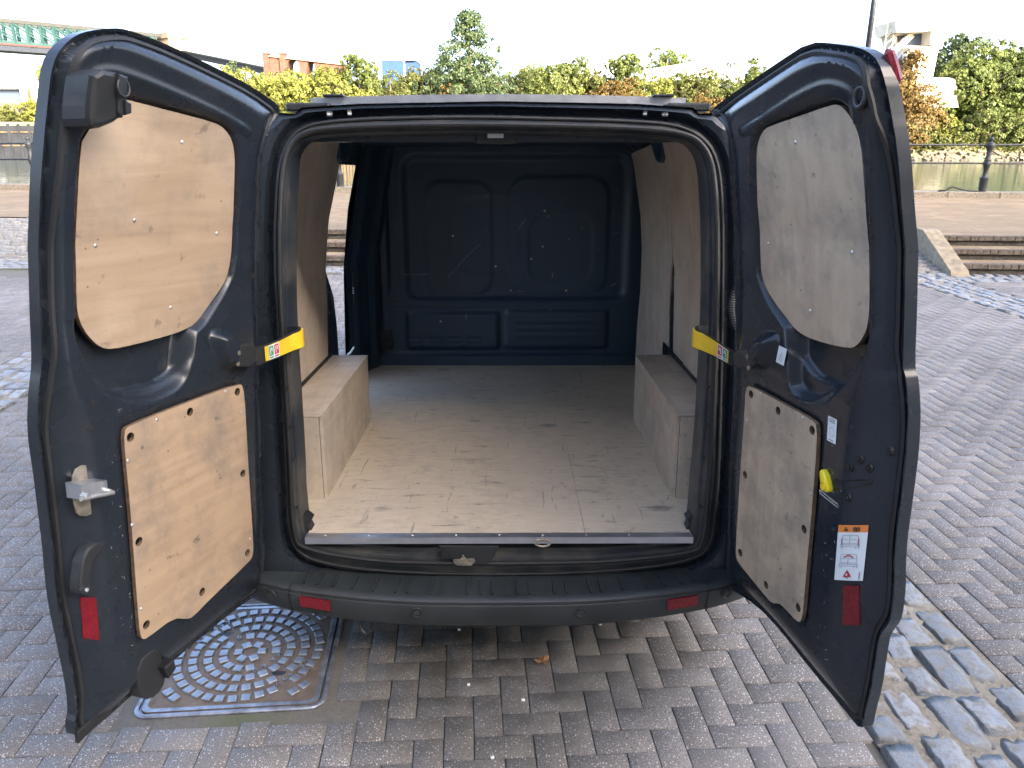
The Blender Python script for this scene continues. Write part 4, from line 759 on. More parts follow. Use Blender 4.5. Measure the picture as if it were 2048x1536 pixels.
# granite setts: six worn stones reused at many sizes
def sett_mesh(k):
    r=np.random.default_rng(100+k); n=7; u=np.linspace(-1,1,n); P=[];F=[]
    X,Y=np.meshgrid(u,u); rx,ry=np.sign(X)*np.abs(X)**.75,np.sign(Y)*np.abs(Y)**.75
    e=np.maximum(np.abs(X),np.abs(Y)); rad=np.hypot(X,Y); sx=1-.09*np.clip(rad-1,0,1)*1.6
    Z=-.006*e**15-.0025*np.hypot(X,Y)**2+r.normal(0,.0026,X.shape)+r.normal(0,.003)*X+r.normal(0,.004)*Y
    px_=X*sx*.5+r.normal(0,.016,X.shape); py_=Y*sx*.5+r.normal(0,.013,X.shape)
    sk=r.normal(0,.035); px_=px_+py_*sk
    V=np.c_[px_.ravel(),py_.ravel(),Z.ravel()]; idx=np.arange(n*n).reshape(n,n)
    F=[(idx[j,i],idx[j,i+1],idx[j+1,i+1],idx[j+1,i]) for j in range(n-1) for i in range(n-1)]
    bd=list(idx[0,:])+list(idx[1:,-1])+list(idx[-1,-2::-1])+list(idx[-2:0:-1,0]); b0=len(V); low=V[bd]*np.array((1.0,1.0,0))+np.array((0,0,-.06)); V=np.r_[V,low]
    for i in range(len(bd)): j=(i+1)%len(bd); F.append((bd[j],bd[i],b0+i,b0+j))
    return V,np.array(F)
SM=[sett_mesh(k) for k in range(8)]; SMM=[]
for V,F in SM:
    me=npmesh('sett',V,F); me.materials.append(M['sett']); me.shade_smooth(); SMM.append(me)
setts=[]   # x,y,z,rz,rx,len,wid
def strip(u0,u1,v0,v1):
    n=5; wd=(u1-u0)/n
    for c in range(n):
        v=v0+random.uniform(0,.2)
        while v<v1:
            L=random.choice((.15,.19,.21,.24,.26))*random.uniform(.92,1.08); x,y=G2W(u0+wd*(c+.5)+random.gauss(0,.006),v+L/2)
            if float(W2Q(x,y)[1])<-.66 and y>.5: setts.append((x,y,random.gauss(.007,.003),GA+random.gauss(0,.03),0,wd-.004-random.random()*.008,L-.008))
            v+=L
for a,b in STRIPS: strip(a,b,.6,12.5)
def rows(a0,a1,b0,nr,wd,zf,slope=0):
    for r in range(nr):
        a=a0+random.uniform(0,.2)
        while a<a1:
            L=random.choice((.16,.20,.24))*random.uniform(.92,1.08); b=b0+wd*(r+.5); x,y=Q2W(a+L/2,b); setts.append((x,y,zf(b)+random.gauss(.008,.003),QA+math.pi/2+random.gauss(0,.03),slope,wd-.010,L-.010)); a+=L
rows(-15,14,-.62,4,.15,lambda b:0.)
RAMPS=[(-15,-6.6),(2.7,6.3)]; RS_=math.atan(.43/2.4)
for a0,a1 in RAMPS: rows(a0,a1,.0,15,.16,lambda b:.43*b/2.4,RS_)
SA=np.array(setts); f=SA[:,1]*math.cos(th)+1.93*math.sin(th); px=1024+1538*SA[:,0]/f; py=768-1538*(SA[:,1]*math.sin(th)-(1.93-SA[:,2])*math.cos(th))/f
vis=(px>-30)&(px<2080)&(py<1600)&((px>1690)|(px<75)|(px>640)&(px<720)); order=np.argsort(np.where(vis,f,1e9)); nv=min(300,int(vis.sum()))
for i in order[:nv]:
    x,y,z,rz,rx,wd,L=SA[i]; o=bpy.data.objects.new('sett',SMM[random.randrange(8)]); COL.objects.link(o); o.parent=GROUND
    o.location=(x,y,z); o.scale=(wd,L,1); o.rotation_euler=(0,rx,rz) if rx else (random.gauss(0,.012),random.gauss(0,.012),rz)
VV=[];FF=[];k0=0
for i in order[nv:]:
    x,y,z,rz,rx,wd,L=SA[i]; V,F=SM[random.randrange(8)]; a=V[:,0]*wd; b=V[:,1]*L; zz=V[:,2]+z-(a*math.tan(rx) if rx else 0)
    VV.append(np.c_[a*math.cos(rz)-b*math.sin(rz)+x,a*math.sin(rz)+b*math.cos(rz)+y,zz]); FF.append(F+k0); k0+=len(V)
addmesh('sett_paving',npmesh('sett_paving',np.concatenate(VV),np.concatenate(FF)),M['sett'],GROUND,smooth=True,kind='stuff')
mb=MB()
for a,b in STRIPS:
    q=[G2W(a,-3),G2W(b,-3),G2W(b,11),G2W(a,11)]; mb.face([(x,y,-.003) for x,y in q])
mb.face([(*Q2W(a,b),-.005) for a,b in ((-15,-.64),(14,-.64),(14,.0),(-15,.0))])
for a0,a1 in RAMPS: mb.face([(*Q2W(a,b),z) for a,b,z in ((a0,0,-.006),(a1,0,-.006),(a1,2.4,.424),(a0,2.4,.424))])
mb.obj('mortar_bed',M['mortar'],GROUND)
# ---------------------------------------------------------------- manhole cover
def m_cast(name,c1,c2,rough,metal):
    m,nt,b=newmat(name); p=coords(nt); c=mixc(nt,ramp(nt,noise(nt,p,16,6,.7),(.38,0.),(.62,1.)),c1,c2); setb(nt,b,c,None,metal,.5)
    nt.links.new(ramp(nt,noise(nt,p,30,4),(.3,rough-.12),(.7,rough+.15)),b.inputs['Roughness']); bump(nt,b,noise(nt,p,180,4,.7),.4,.003); return m
M['cast_base']=m_cast('cast_iron_rusty',(.10,.072,.05),(.15,.115,.085),.68,.15); M['cast_worn']=m_cast('cast_iron_worn',(.17,.19,.215),(.31,.34,.385),.42,.7); M['cast_frame']=m_cast('cast_iron_frame',(.14,.14,.16),(.28,.30,.34),.42,.7)
MC=G2W(*MH); MHO=empty('manhole_cover',(MC[0],MC[1],0),(0,0,GA+.02),'square cast iron manhole cover with rings of raised studs beneath open left door','manhole cover')
mb=MB(); mb.face([(-.50,-.50,-.004),(.50,-.50,-.004),(.50,.50,-.004),(-.50,.50,-.004)]); mb.obj('mortar_surround',M['joint'],MHO)
def rr(h,r,n=8): return [tuple(p) for p in rrect(-h,h,-h,h,r,n)]
def zl(P,z): return [(x,y,z) for x,y in P]
mb=MB(); mb.loft([zl(rr(.333,.055),-.02),zl(rr(.333,.055),.003),zl(rr(.328,.05),.007),zl(rr(.318,.04),.007),zl(rr(.316,.038),.0),zl(rr(.311,.034),.0)]); mb.obj('frame',M['cast_frame'],MHO)
mb=MB(); mb.loft([zl(rr(.310,.034),-.01),zl(rr(.309,.033),.006),zl(rr(.292,.03),.0065),zl(rr(.286,.03),.0045)]); P=rr(.286,.03); mb.face(zl(P,.0045)); lid=mb.obj('lid',[M['cast_base']],MHO)
mb=MB(); mb.loft([zl(rr(.3085,.033),.0064),zl(rr(.2925,.03),.0069)]); mb.obj('rim',M['cast_worn'],lid)
bm=bevbox(-.0165,.0165,-.0165,.0165,0,.0075,.002); stud=bpy.data.meshes.new('stud'); bm.to_mesh(stud); bm.free(); stud.materials.append(M['cast_worn'])
def studat(x,y,a):
    o=bpy.data.objects.new('stud',stud); COL.objects.link(o); o.parent=lid; o.location=(x,y,.0043); o.rotation_euler=(0,0,a)
DG=-math.pi/4   # the joint runs corner to corner
txt=[]
for R_,n in ((.045,6),(.100,14),(.155,21),(.210,29),(.265,36),(.320,44),(.375,50)):
    for k in range(n):
        a=2*math.pi*(k+.5*(n%2))/n; x,y=R_*math.cos(a),R_*math.sin(a)
        if max(abs(x),abs(y))>.268: continue
        d=abs(x*math.sin(DG)-y*math.cos(DG))          # gaps along the joint and where lettering and key holes sit
        if any(math.hypot(x-u,y-v)<r for u,v,r in ((-.125,.125,.036),(.135,-.135,.036),(-.075,.095,.028),(.075,-.10,.028),(-.20,.12,.03),(-.14,.19,.03),(.22,-.10,.03),(.15,-.185,.03),(-.115,.03,.026),(.115,-.03,.03))): continue
        studat(x,y,a+random.gauss(0,.04))
def letters(body,x,y,size,rot):
    cu=bpy.data.curves.new('lettering','FONT'); cu.body=body; cu.size=size; cu.extrude=.003; cu.align_x='CENTER'; cu.align_y='CENTER'; cu.resolution_u=3
    o=bpy.data.objects.new('lettering',cu); COL.objects.link(o); me=bpy.data.meshes.new_from_object(o); bpy.data.objects.remove(o)
    addmesh('lettering',me,M['cast_worn'],lid,loc=(x,y,.007),rot=(0,0,rot))
def arc(t,R_,a0,da,size,flip=0):
    for i,c in enumerate(t):
        a=a0-i*da if not flip else a0+i*da
        if c!=' ': letters(c,R_*math.cos(a),R_*math.sin(a),size,a-math.pi/2+(math.pi if flip else 0))
arc('68 497',.236,math.radians(160),.125,.034); arc('68 497',.236,math.radians(-18),.125,.034)
arc('60',.115,math.radians(125),.30,.034); arc('60',.118,math.radians(-52),.30,.034); arc('MA',.112,math.radians(-12),.30,.032); arc('YK',.112,math.radians(163),.30,.032)
for x,y in ((-.125,.125),(.135,-.135)):
    mb=MB(); mb.loft([zl([(x+.026*math.cos(t)*(1+.25*math.sin(3*t)),y+.017*math.sin(t)*(1+.3*math.cos(2*t))) for t in np.linspace(0,6.28,15)[:-1]],.005),zl([(x,y)]*14,.0052)]); mb.obj('key_hole',M['rubber'],lid,rot=(0,0,0))
# ---------------------------------------------------------------- small things on the ground
def m_leaf(name,cs):
    m,nt,b=newmat(name); r=nt.nodes.new('ShaderNodeNewGeometry').outputs['Random Per Island']
    st=[(i/(len(cs)-1),c) for i,c in enumerate(cs)]; c=ramp(nt,r,*st)
    p=coords(nt,'Object'); c=mixc(nt,mathn(nt,'MULTIPLY',ramp(nt,noise(nt,p,.35,3),(.4,0.),(.65,1.)),.5),c,cs[0]); setb(nt,b,c,.6,0,.25)
    t=nt.nodes.new('ShaderNodeBsdfTranslucent'); nt.links.new(c,t.inputs[0]); mx=nt.nodes.new('ShaderNodeMixShader'); mx.inputs[0].default_value=.35
    out=nt.nodes['Material Output']; nt.links.new(b.outputs[0],mx.inputs[1]); nt.links.new(t.outputs[0],mx.inputs[2]); nt.links.new(mx.outputs[0],out.inputs[0]); return m
M['dead_leaf']=simple('dead_leaf',(.20,.10,.035),.7,scale=60,var=.4)
bm=bmesh.new(); P=[(0,-.03),(.012,-.012),(.034,-.02),(.022,.0),(.036,.014),(.014,.014),(.0,.036),(-.012,.015),(-.034,.018),(-.022,.0),(-.034,-.016),(-.012,-.012)]
c=bm.verts.new((0,0,.010)); vs=[bm.verts.new((x,y,.006+.014*((i*7)%3)/2)) for i,(x,y) in enumerate(P)]
for i in range(len(vs)): bm.faces.new((c,vs[i],vs[(i+1)%len(vs)]))
lf=(0.12, 2.47); bmobj('fallen_leaf',bm,M['dead_leaf'],loc=(lf[0],lf[1],.002),rot=(0,0,.5),label='curled brown dead leaf lying on dark pavers behind the bumper',cat='leaf')
pebs=[(-0.217, 2.678), (0.039, 2.267), (0.364, 2.715), (-0.16, 2.348), (-0.063, 2.0)]
M['chip']=simple('white_chip',(.62,.60,.57),.7)
PL=['small white stone chip on paving under the rear bumper left of centre','small white stone chip on dark stained paving below the dead leaf','white stone chip on paving under the bumper right of the middle','white stone chip close to the van shadow on paving near manhole cover','tiny pale chip on the paving at the bottom centre']
for i,(x,y) in enumerate(pebs):
    bm=bmesh.new(); bmesh.ops.create_icosphere(bm,subdivisions=1,radius=.0065)
    for v in bm.verts: v.co=Vector((v.co.x*(1+.3*random.random()),v.co.y,v.co.z*.7))*(.9+.3*random.random())
    bmobj('stone_chip',bm,M['chip'],loc=(x,y,.004),label=PL[i%len(PL)],cat='stone chip',group='white stone chips on the paving')
# ---------------------------------------------------------------- steps, ramps, promenade
def m_brickpave():
    m,nt,b=newmat('promenade_paving'); p=coords(nt,'Position',rot=(0,0,-QA)); r=nt.nodes.new('ShaderNodeTexBrick'); nt.links.new(p,r.inputs['Vector'])
    for k,v in (('Scale',1.),('Mortar Size',.008),('Brick Width',.45),('Row Height',.30),('Bias',0.)): r.inputs[k].default_value=v
    r.inputs['Color1'].default_value=(.22,.165,.105,1); r.inputs['Color2'].default_value=(.29,.225,.15,1); r.inputs['Mortar'].default_value=(.075,.064,.05,1)
    c=mixc(nt,ramp(nt,noise(nt,p,1.2,5,.6),(.35,0.),(.7,1.)),r.outputs[0],(.17,.135,.092)); c=mixc(nt,mathn(nt,'MULTIPLY',ramp(nt,noise(nt,p,14,5,.7),(.5,0.),(.7,1.)),.45),c,(.14,.12,.10))
    setb(nt,b,c,.9,0,.08); bump(nt,b,r.outputs['Fac'],-.6,.02); return m
M['prom']=m_brickpave(); M['stepbrick']=simple('step_brick',(.085,.07,.056),.85,scale=25,var=.45,kind='Position',bmp=.3,bscale=150); M['riser']=simple('step_riser',(.05,.044,.038),.85,scale=14,var=.5,kind='Position')
M['stone']=simple('coping_stone',(.165,.145,.115),.8,scale=18,var=.35,kind='Position',bmp=.4,bscale=60); M['cheek']=simple('cheek_stone',(.21,.175,.12),.85,scale=9,var=.35,kind='Position',bmp=.5,bscale=40)
CA=math.atan(-.12)
def C2W(a,b): return (a*math.cos(CA)-b*math.sin(CA),20.9+a*math.sin(CA)+b*math.cos(CA))
mb=MB(); PZ=.445
def quad(mb,pts,z): mb.face([(x,y,z) for x,y in pts])
segs=[(-15,-6.6,2.4),(-6.6,2.7,1.0),(2.7,6.3,2.4),(6.3,60,1.0)]
for a0,a1,b0 in segs: quad(mb,[Q2W(a0,b0),Q2W(a1,b0),C2W(a1,-.25),C2W(a0,-.25)],PZ-.002)
quad(mb,[Q2W(-200,-.0),Q2W(-15,-.0),C2W(-15,-.25),C2W(-200,-.25)],PZ-.002)
prom=mb.obj('promenade',M['prom'],kind='structure',label='raised paved promenade along the river')
def steps(name,a0,a1,lab,indiv):
    root=empty(name,(*Q2W(a0,0),0),(0,0,QA)); root['kind']='structure'; root['label']=lab; L=a1-a0
    mb=MB()
    for k in range(3):
        z=.15*k; b=.42*k; mb.box(0,L,b+.035,b+.46,z-.05,z+.075)      # recessed riser below the nosing
        mb.box(0,L,b+.105,b+.46,z+.075,z+.146)
    mb.obj('riser',M['riser'],root)
    bm=bevbox(-.051,.051,0,.11,0,.075,.005); me=bpy.data.meshes.new('brick'); bm.to_mesh(me); bm.free(); me.materials.append(M['stepbrick'])
    rest=MB()
    for k in range(3):
        n=int(L/.1075)
        for i in range(n):
            x=(i+.5)*.1075; y=.42*k-.005+random.gauss(0,.003); z=.15*k+.075+random.gauss(0,.0015)
            if indiv(a0+x): o=bpy.data.objects.new('brick',me); COL.objects.link(o); o.parent=root; o.location=(x,y,z); o.rotation_euler=(0,0,random.gauss(0,.01))
            else: rest.box(x-.051,x+.051,y,y+.11,z,z+.075)
    mb=MB(); 
    for k in range(3): mb.box(0,L,.42*k+.105,.42*k+.415,.15*k+.13,.15*k+.1485)
    mb.obj('tread',M['prom'],root)
    if rest.v: rest.obj('brick_course',M['stepbrick'],root,kind='stuff')
    return root
st1=steps('steps',-6.6,2.7,'three dark brick nosed steps seen through the side door',lambda a:-3.6<a<-1.6)
st2=steps('steps',6.55,14,'three dark brick nosed steps to the right of the right door',lambda a:a<9.6)
def cheek(a,parent,x0):
    mb=MB(); w_=.13
    for s0,s1 in (((-.12,.0),(1.05,.50)),):
        P=[(-.22,-.03),(-.15,.07),(.95,.52),(1.25,.52),(1.25,-.03)]
        mb=prism(P,lambda b,z,d:(x0+d,b,z),-.13,.13,.02)
    bmobj('cheek_stone',mb,M['cheek'],parent)
cheek(6.4,st2,-.12); cheek(2.8,st1,9.4); cheek(-6.6,st1,-.1)
# coping and quay wall
qw=empty('quay_wall',(0,20.9,0),(0,0,CA)); qw['kind']='structure'; qw['label']='low stone coping along the river edge'
mb=MB(); mb.box(-200,200,-.2,1.2,-7,.44); mb.obj('wall_face',M['stone'],qw)
cst=[]
for k in range(3):
    bm=bevbox(0,1.19,-.25,.22,.40,.58,.018,2)
    for v in bm.verts: v.co.z+=random.gauss(0,.004); v.co.y+=random.gauss(0,.004)
    me=bpy.data.meshes.new('coping_stone'); bm.to_mesh(me); bm.free(); me.materials.append(M['stone']); cst.append(me)
for k in range(-20,20):
    o=bpy.data.objects.new('coping_stone',cst[k%3]); COL.objects.link(o); o.parent=qw; o.location=(k*1.2,0,random.gauss(0,.004))
# railing: cast iron posts and two rails
M['iron']=simple('painted_iron',(.012,.015,.019),.6,scale=20,var=.3)
rl=empty('railing',(0,20.9,.58),(0,0,CA),'black cast iron railing with ball topped posts along the quay','railing')
pr=[(.095,0),(.095,.30),(.10,.31),(.10,.335),(.075,.35),(.06,.37),(.055,.52),(.07,.55),(.075,.60),(.095,.65),(.09,.69),(.07,.72),(.085,.745),(.06,.77),(.055,.95),(.07,1.0),(.095,1.06),(.10,1.11),(.075,1.14),(.035,1.17),(.03,1.185),(.055,1.21),(.06,1.24),(.045,1.275),(.01,1.29)]
mb=MB(); mb.lathe(pr,14); pme=mb.mesh('post'); pme.shade_smooth(); pme.materials.append(M['iron'])
for a in (-15.8,-13.62,-11.3,-9.1,-6.9,-4.68,-2.4,-.4,1.6,3.6,5.6,7.7,9.74,11.68,13.6,15.6):
    o=bpy.data.objects.new('post',pme); COL.objects.link(o); o.parent=rl; o.location=(a,0,0)
for z,r in ((1.10,.024),(.67,.022)):
    mb=MB(); mb.tube([(-24,0,z),(24,0,z)],r,8); mb.obj('rail',M['iron'],rl,smooth=True)
mb=MB(); mb.tube([(11.55,-.1,.60),(11.3,-.12,.61),(11.05,-.1,.66),(10.95,-.1,.70),(10.85,-.12,.66),(10.78,-.1,.605),(10.6,-.15,.60)],.022,8)
o=mb.obj('mooring_rope',M['rubber'],smooth=True,label='short black rope looped on the coping by a railing post',cat='rope'); o.location=(0,20.9,0); o.rotation_euler=(0,0,CA)
# lamp post
lpz=empty('lamp_post',(6.86,16.1,.445),(0,0,0),'tall slim dark post rising behind the open right door','lamp post')
mb=MB(); mb.lathe([(.11,0),(.11,.9),(.07,.95),(.055,1.1),(.05,3.2),(.042,7.2)],12); mb.obj('pole',M['iron'],lpz,smooth=True)
mb=MB(); mb.tube([(0,0,7.1),(0,-.3,7.4),(0,-.9,7.5)],.03,8); mb.obj('arm',M['iron'],lpz); mb=MB(); mb.box(-.14,.14,-1.5,-.85,7.42,7.54); mb.obj('lantern',M['alu'],lpz)
# ---------------------------------------------------------------- river and far bank
def m_water():
    m,nt,b=newmat('river_water'); p=coords(nt,'Position',scale=(.35,1.,1.)); setb(nt,b,(.035,.055,.045),.06,0,.5); b.inputs['IOR'].default_value=1.33
    n=mathn(nt,'ADD',noise(nt,p,.9,4,.6),mathn(nt,'MULTIPLY',noise(nt,p,.12,3),1.5)); bump(nt,b,n,.45,.14); return m
M['water']=m_water()
mb=MB(); mb.face([(-900,20.5,-4),(900,20.5,-4),(900,420,-4),(-900,420,-4)]); mb.obj('river',M['water'],kind='structure',label='greenish tidal river beyond the railing')
def m_bank():
    m,nt,b=newmat('bank_earth'); p=coords(nt,'Position'); c=mixc(nt,noise(nt,p,.25,6,.7),(.10,.085,.055),(.20,.18,.10)); c=mixc(nt,ramp(nt,noise(nt,p,.06,4),(.4,0.),(.6,1.)),c,(.09,.10,.035)); setb(nt,b,c,.9); bump(nt,b,noise(nt,p,.6,5,.7),.6,.5); return m
M['bank']=m_bank()
XS=np.r_[-1200,-600,-300,np.linspace(-200,200,80),300,600,1200]; YSb=np.r_[184,188,190,192,195,200,206,212,218,226,240,270,330,450,700,1200,2500]
X,Y=np.meshgrid(XS,YSb); left=sm((-X-60)/8)
zr=np.interp(Y,[184,188,190,195,206,218,226,450,2500],[-6,-4.6,-3.9,-1.5,4,9,10,12,12]); zl_=np.interp(Y,[184,190.9,191,206,213,226,450,2500],[-6,-6,4.2,4.6,9.6,10,12,12])
Z=zr*(1-left)+zl_*left+np.where(Y>192,np.vectorize(lambda a,b:mnoise.noise((a*.08,b*.08,0)))(X,Y)*.7,0)
idx=np.arange(X.size).reshape(X.shape); F=np.stack([idx[:-1,:-1],idx[:-1,1:],idx[1:,1:],idx[1:,:-1]],-1).reshape(-1,4)
addmesh('far_bank',npmesh('far_bank',np.c_[X.ravel(),Y.ravel(),Z.ravel()],F),M['bank'],smooth=True,kind='structure',label='far river bank with scrub covered slope')
# boulders on the shore
M['rock']=simple('shore_rock',(.085,.07,.05),.85,scale=.8,var=.5,kind='Position',bmp=.5,bscale=4)
mb=MB()
for k in range(420):
    x=random.uniform(40,150); y=random.uniform(187.5,194); z=float(np.interp(y,[184,188,190,195],[-6,-4.6,-3.9,-1.5])); s=random.uniform(.25,.9)
    M4=Matrix.Translation((x,y,z+.1*s))@Matrix.Rotation(random.random()*6,4,Vector((random.random(),random.random(),1)).normalized()); mb.box(-s,s,-s*.7,s*.7,-s*.4,s*.45,0,M4)
mb.obj('shore_rubble',M['rock'],kind='stuff',label='brown rubble and mud at the far waterline')
# sheet piling and timber fendering at the far left
M['pile']=simple('rusty_piling',(.075,.05,.025),.9,scale=.9,var=.6,kind='Position'); M['pile_dark']=simple('dark_timber',(.010,.012,.016),.95,scale=.5,var=.4,kind='Position'); M['pale_wall']=simple('pale_concrete',(.17,.145,.10),.85,scale=.5,var=.25,kind='Position')
pw=empty('sheet_pile_wall',(-75,189.5,-6),(0,0,0),'rusty ribbed sheet pile wall on the far bank behind the left railing','wharf wall')
bm=bevbox(-.28,.28,-.35,.2,0,9.6,.08); me=bpy.data.meshes.new('pile'); bm.to_mesh(me); bm.free(); me.materials.append(M['pile'])
for k in range(120):
    o=bpy.data.objects.new('pile',me); COL.objects.link(o); o.parent=pw; o.location=(-28.8+k*.72,random.gauss(0,.05),random.gauss(0,.08)); o.rotation_euler=(0,random.gauss(0,.008),0)
mb=MB(); mb.box(-29.2,58,.1,.5,0,9.5); mb.obj('backing',M['pile_dark'],pw); mb=MB(); mb.box(-29.2,58,-.5,.3,9.6,10.1); mb.obj('capping_beam',M['pale_wall'],pw)
wf=empty('timber_wharf',(-125,188.6,-6),(0,0,0),'dark timber wharf face at the left edge on the far bank','wharf')
mb=MB(); mb.box(-60,16.5,0,1.2,0,9.8); mb.obj('face',M['pile_dark'],wf)
for k in range(18):
    mb=MB(); mb.box(-26+k*2.4,-25.5+k*2.4,-.4,0,0,10.2); mb.obj('fender',M['pile_dark'],wf)
for z in (5.2,8.2): mb=MB(); mb.box(-60,16.5,-.25,0,z,z+.35); mb.obj('waling',M['pile'],wf)
rw=empty('retaining_wall',(-118,206,3.5),(0,0,0),'pale retaining wall on the far bank below the white sheds','wall')
for a0,a1,h in ((-40,-6,4.2),(-6,12,5.4),(12,45,4.9)): mb=MB(); mb.box(a0,a1-.05,0,1.5,0,h); mb.obj('wall_section',M['pale_wall'],rw)
# ---------------------------------------------------------------- trees and scrub
M['lf_yel']=m_leaf('leaf_yellow',[(.085,.10,.018),(.16,.17,.030),(.23,.235,.055)]); M['lf_grn']=m_leaf('leaf_green',[(.045,.068,.018),(.095,.125,.030),(.16,.18,.045)]); M['lf_dk']=m_leaf('leaf_dark',[(.026,.048,.024),(.058,.088,.038),(.115,.14,.046)])
M['lf_or']=m_leaf('leaf_orange',[(.06,.042,.014),(.135,.085,.022),(.20,.135,.04)]); M['lf_ol']=m_leaf('leaf_olive',[(.055,.068,.018),(.10,.11,.028),(.16,.16,.045)]); M['lf_pale']=m_leaf('leaf_pale',[(.04,.06,.016),(.10,.125,.03),(.19,.20,.06)])
M['bark']=simple('bark',(.07,.055,.04),.9,scale=2,var=.4)
def crown(blobs,n,size,seed):
    r=np.random.default_rng(seed); vol=np.array([(b[3]*b[4]*b[5])**.72 for b in blobs]); cnt=(vol/vol.sum()*n).astype(int)+6; V=[];k=0
    for (x,y,z,a,b,c),m in zip(blobs,cnt):
        d=r.normal(size=(m,3)); d/=np.linalg.norm(d,axis=1)[:,None]; d[:,1]-=.25; rad=r.uniform(.55,1.06,m)**.6
        # clumping: pull leaves towards random twig ends
        tw=r.normal(size=(max(6,m//26),3)); tw/=np.linalg.norm(tw,axis=1)[:,None]; tw*=r.uniform(.75,1.12,len(tw))[:,None]
        p=d*rad[:,None]; j=np.argmin(((p[:,None,:]-tw[None])**2).sum(-1),1); p=p*.55+tw[j]*.45
        c0=np.array((x,y,z))+p*np.array((a,b,c)); nn=p+r.normal(0,.55,(m,3)); nn/=np.linalg.norm(nn,axis=1)[:,None]
        t=np.cross(nn,r.normal(size=(m,3))); t/=np.linalg.norm(t,axis=1)[:,None]+1e-9; bt=np.cross(nn,t); s=size*r.uniform(.6,1.35,m)[:,None]
        q=np.stack([c0-t*s*.5-bt*s*.1,c0+bt*s*.42,c0+t*s*.6+bt*s*.05,c0-bt*s*.40],1); V.append(q.reshape(-1,3))
    V=np.concatenate(V); F=np.arange(len(V)).reshape(-1,4); return npmesh('crown',V,F)
def blobset(w_,h,kind,seed):
    r=random.Random(seed); B=[]
    if kind=='cone':
        for k in range(44):
            t=r.random()**1.0; rad=w_*.5*(1-t)**.75*.95+.3; a=r.random()*6.28; q=r.uniform(.2,.85)*rad; s=w_*.15*(1.25-t*.75); B.append((q*math.cos(a),q*math.sin(a),h*(.10+.86*t),s*1.25,s*1.25,s*.95))
    else:
        n=13 if kind=='bush' else 17
        for k in range(n):
            a=r.random()*6.28; q=r.uniform(0,.34)*w_; t=r.uniform(.25,.80) if kind!='bush' else r.uniform(.12,.74); s=w_*r.uniform(.15,.24)*(1 if t<.6 else .8)
            B.append((q*math.cos(a),q*math.sin(a)*.8,h*t,s,s*.9,min(h*.26,s*.95)))
        for k in range(4): a=r.random()*6.28; q=r.uniform(.3,.46)*w_; B.append((q*math.cos(a),q*math.sin(a)*.6,h*r.uniform(.2,.6),w_*.11,w_*.11,h*.12))
    return B
def plant(name,cat,label,mat,x,y,z0,w_,h,kind,n,size,seed,group=None):
    root=empty(name,(x,y,z0),(0,0,0),label,cat,group)
    addmesh('crown',crown(blobset(w_,h,kind,seed),n,size,seed),M[mat],root)
    mb=MB(); r=random.Random(seed); mb.tube([(0,0,-1.5),(.1,0,h*.3),(r.uniform(-.4,.4),0,h*.62),(0,.2,h*.86)],[w_*.028+.06,w_*.022+.05,w_*.014+.03,.03],7)
    for k in range(5):
        a=r.random()*6.28; zb=h*r.uniform(.2,.5); mb.tube([(0,0,zb),(w_*.18*math.cos(a),w_*.15*math.sin(a),zb+h*.13),(w_*.32*math.cos(a),w_*.28*math.sin(a),zb+h*.22)],[w_*.012+.03,w_*.009+.02,.02],5)
    mb.obj('trunk' if cat=='tree' else 'stem',M['bark'],root)
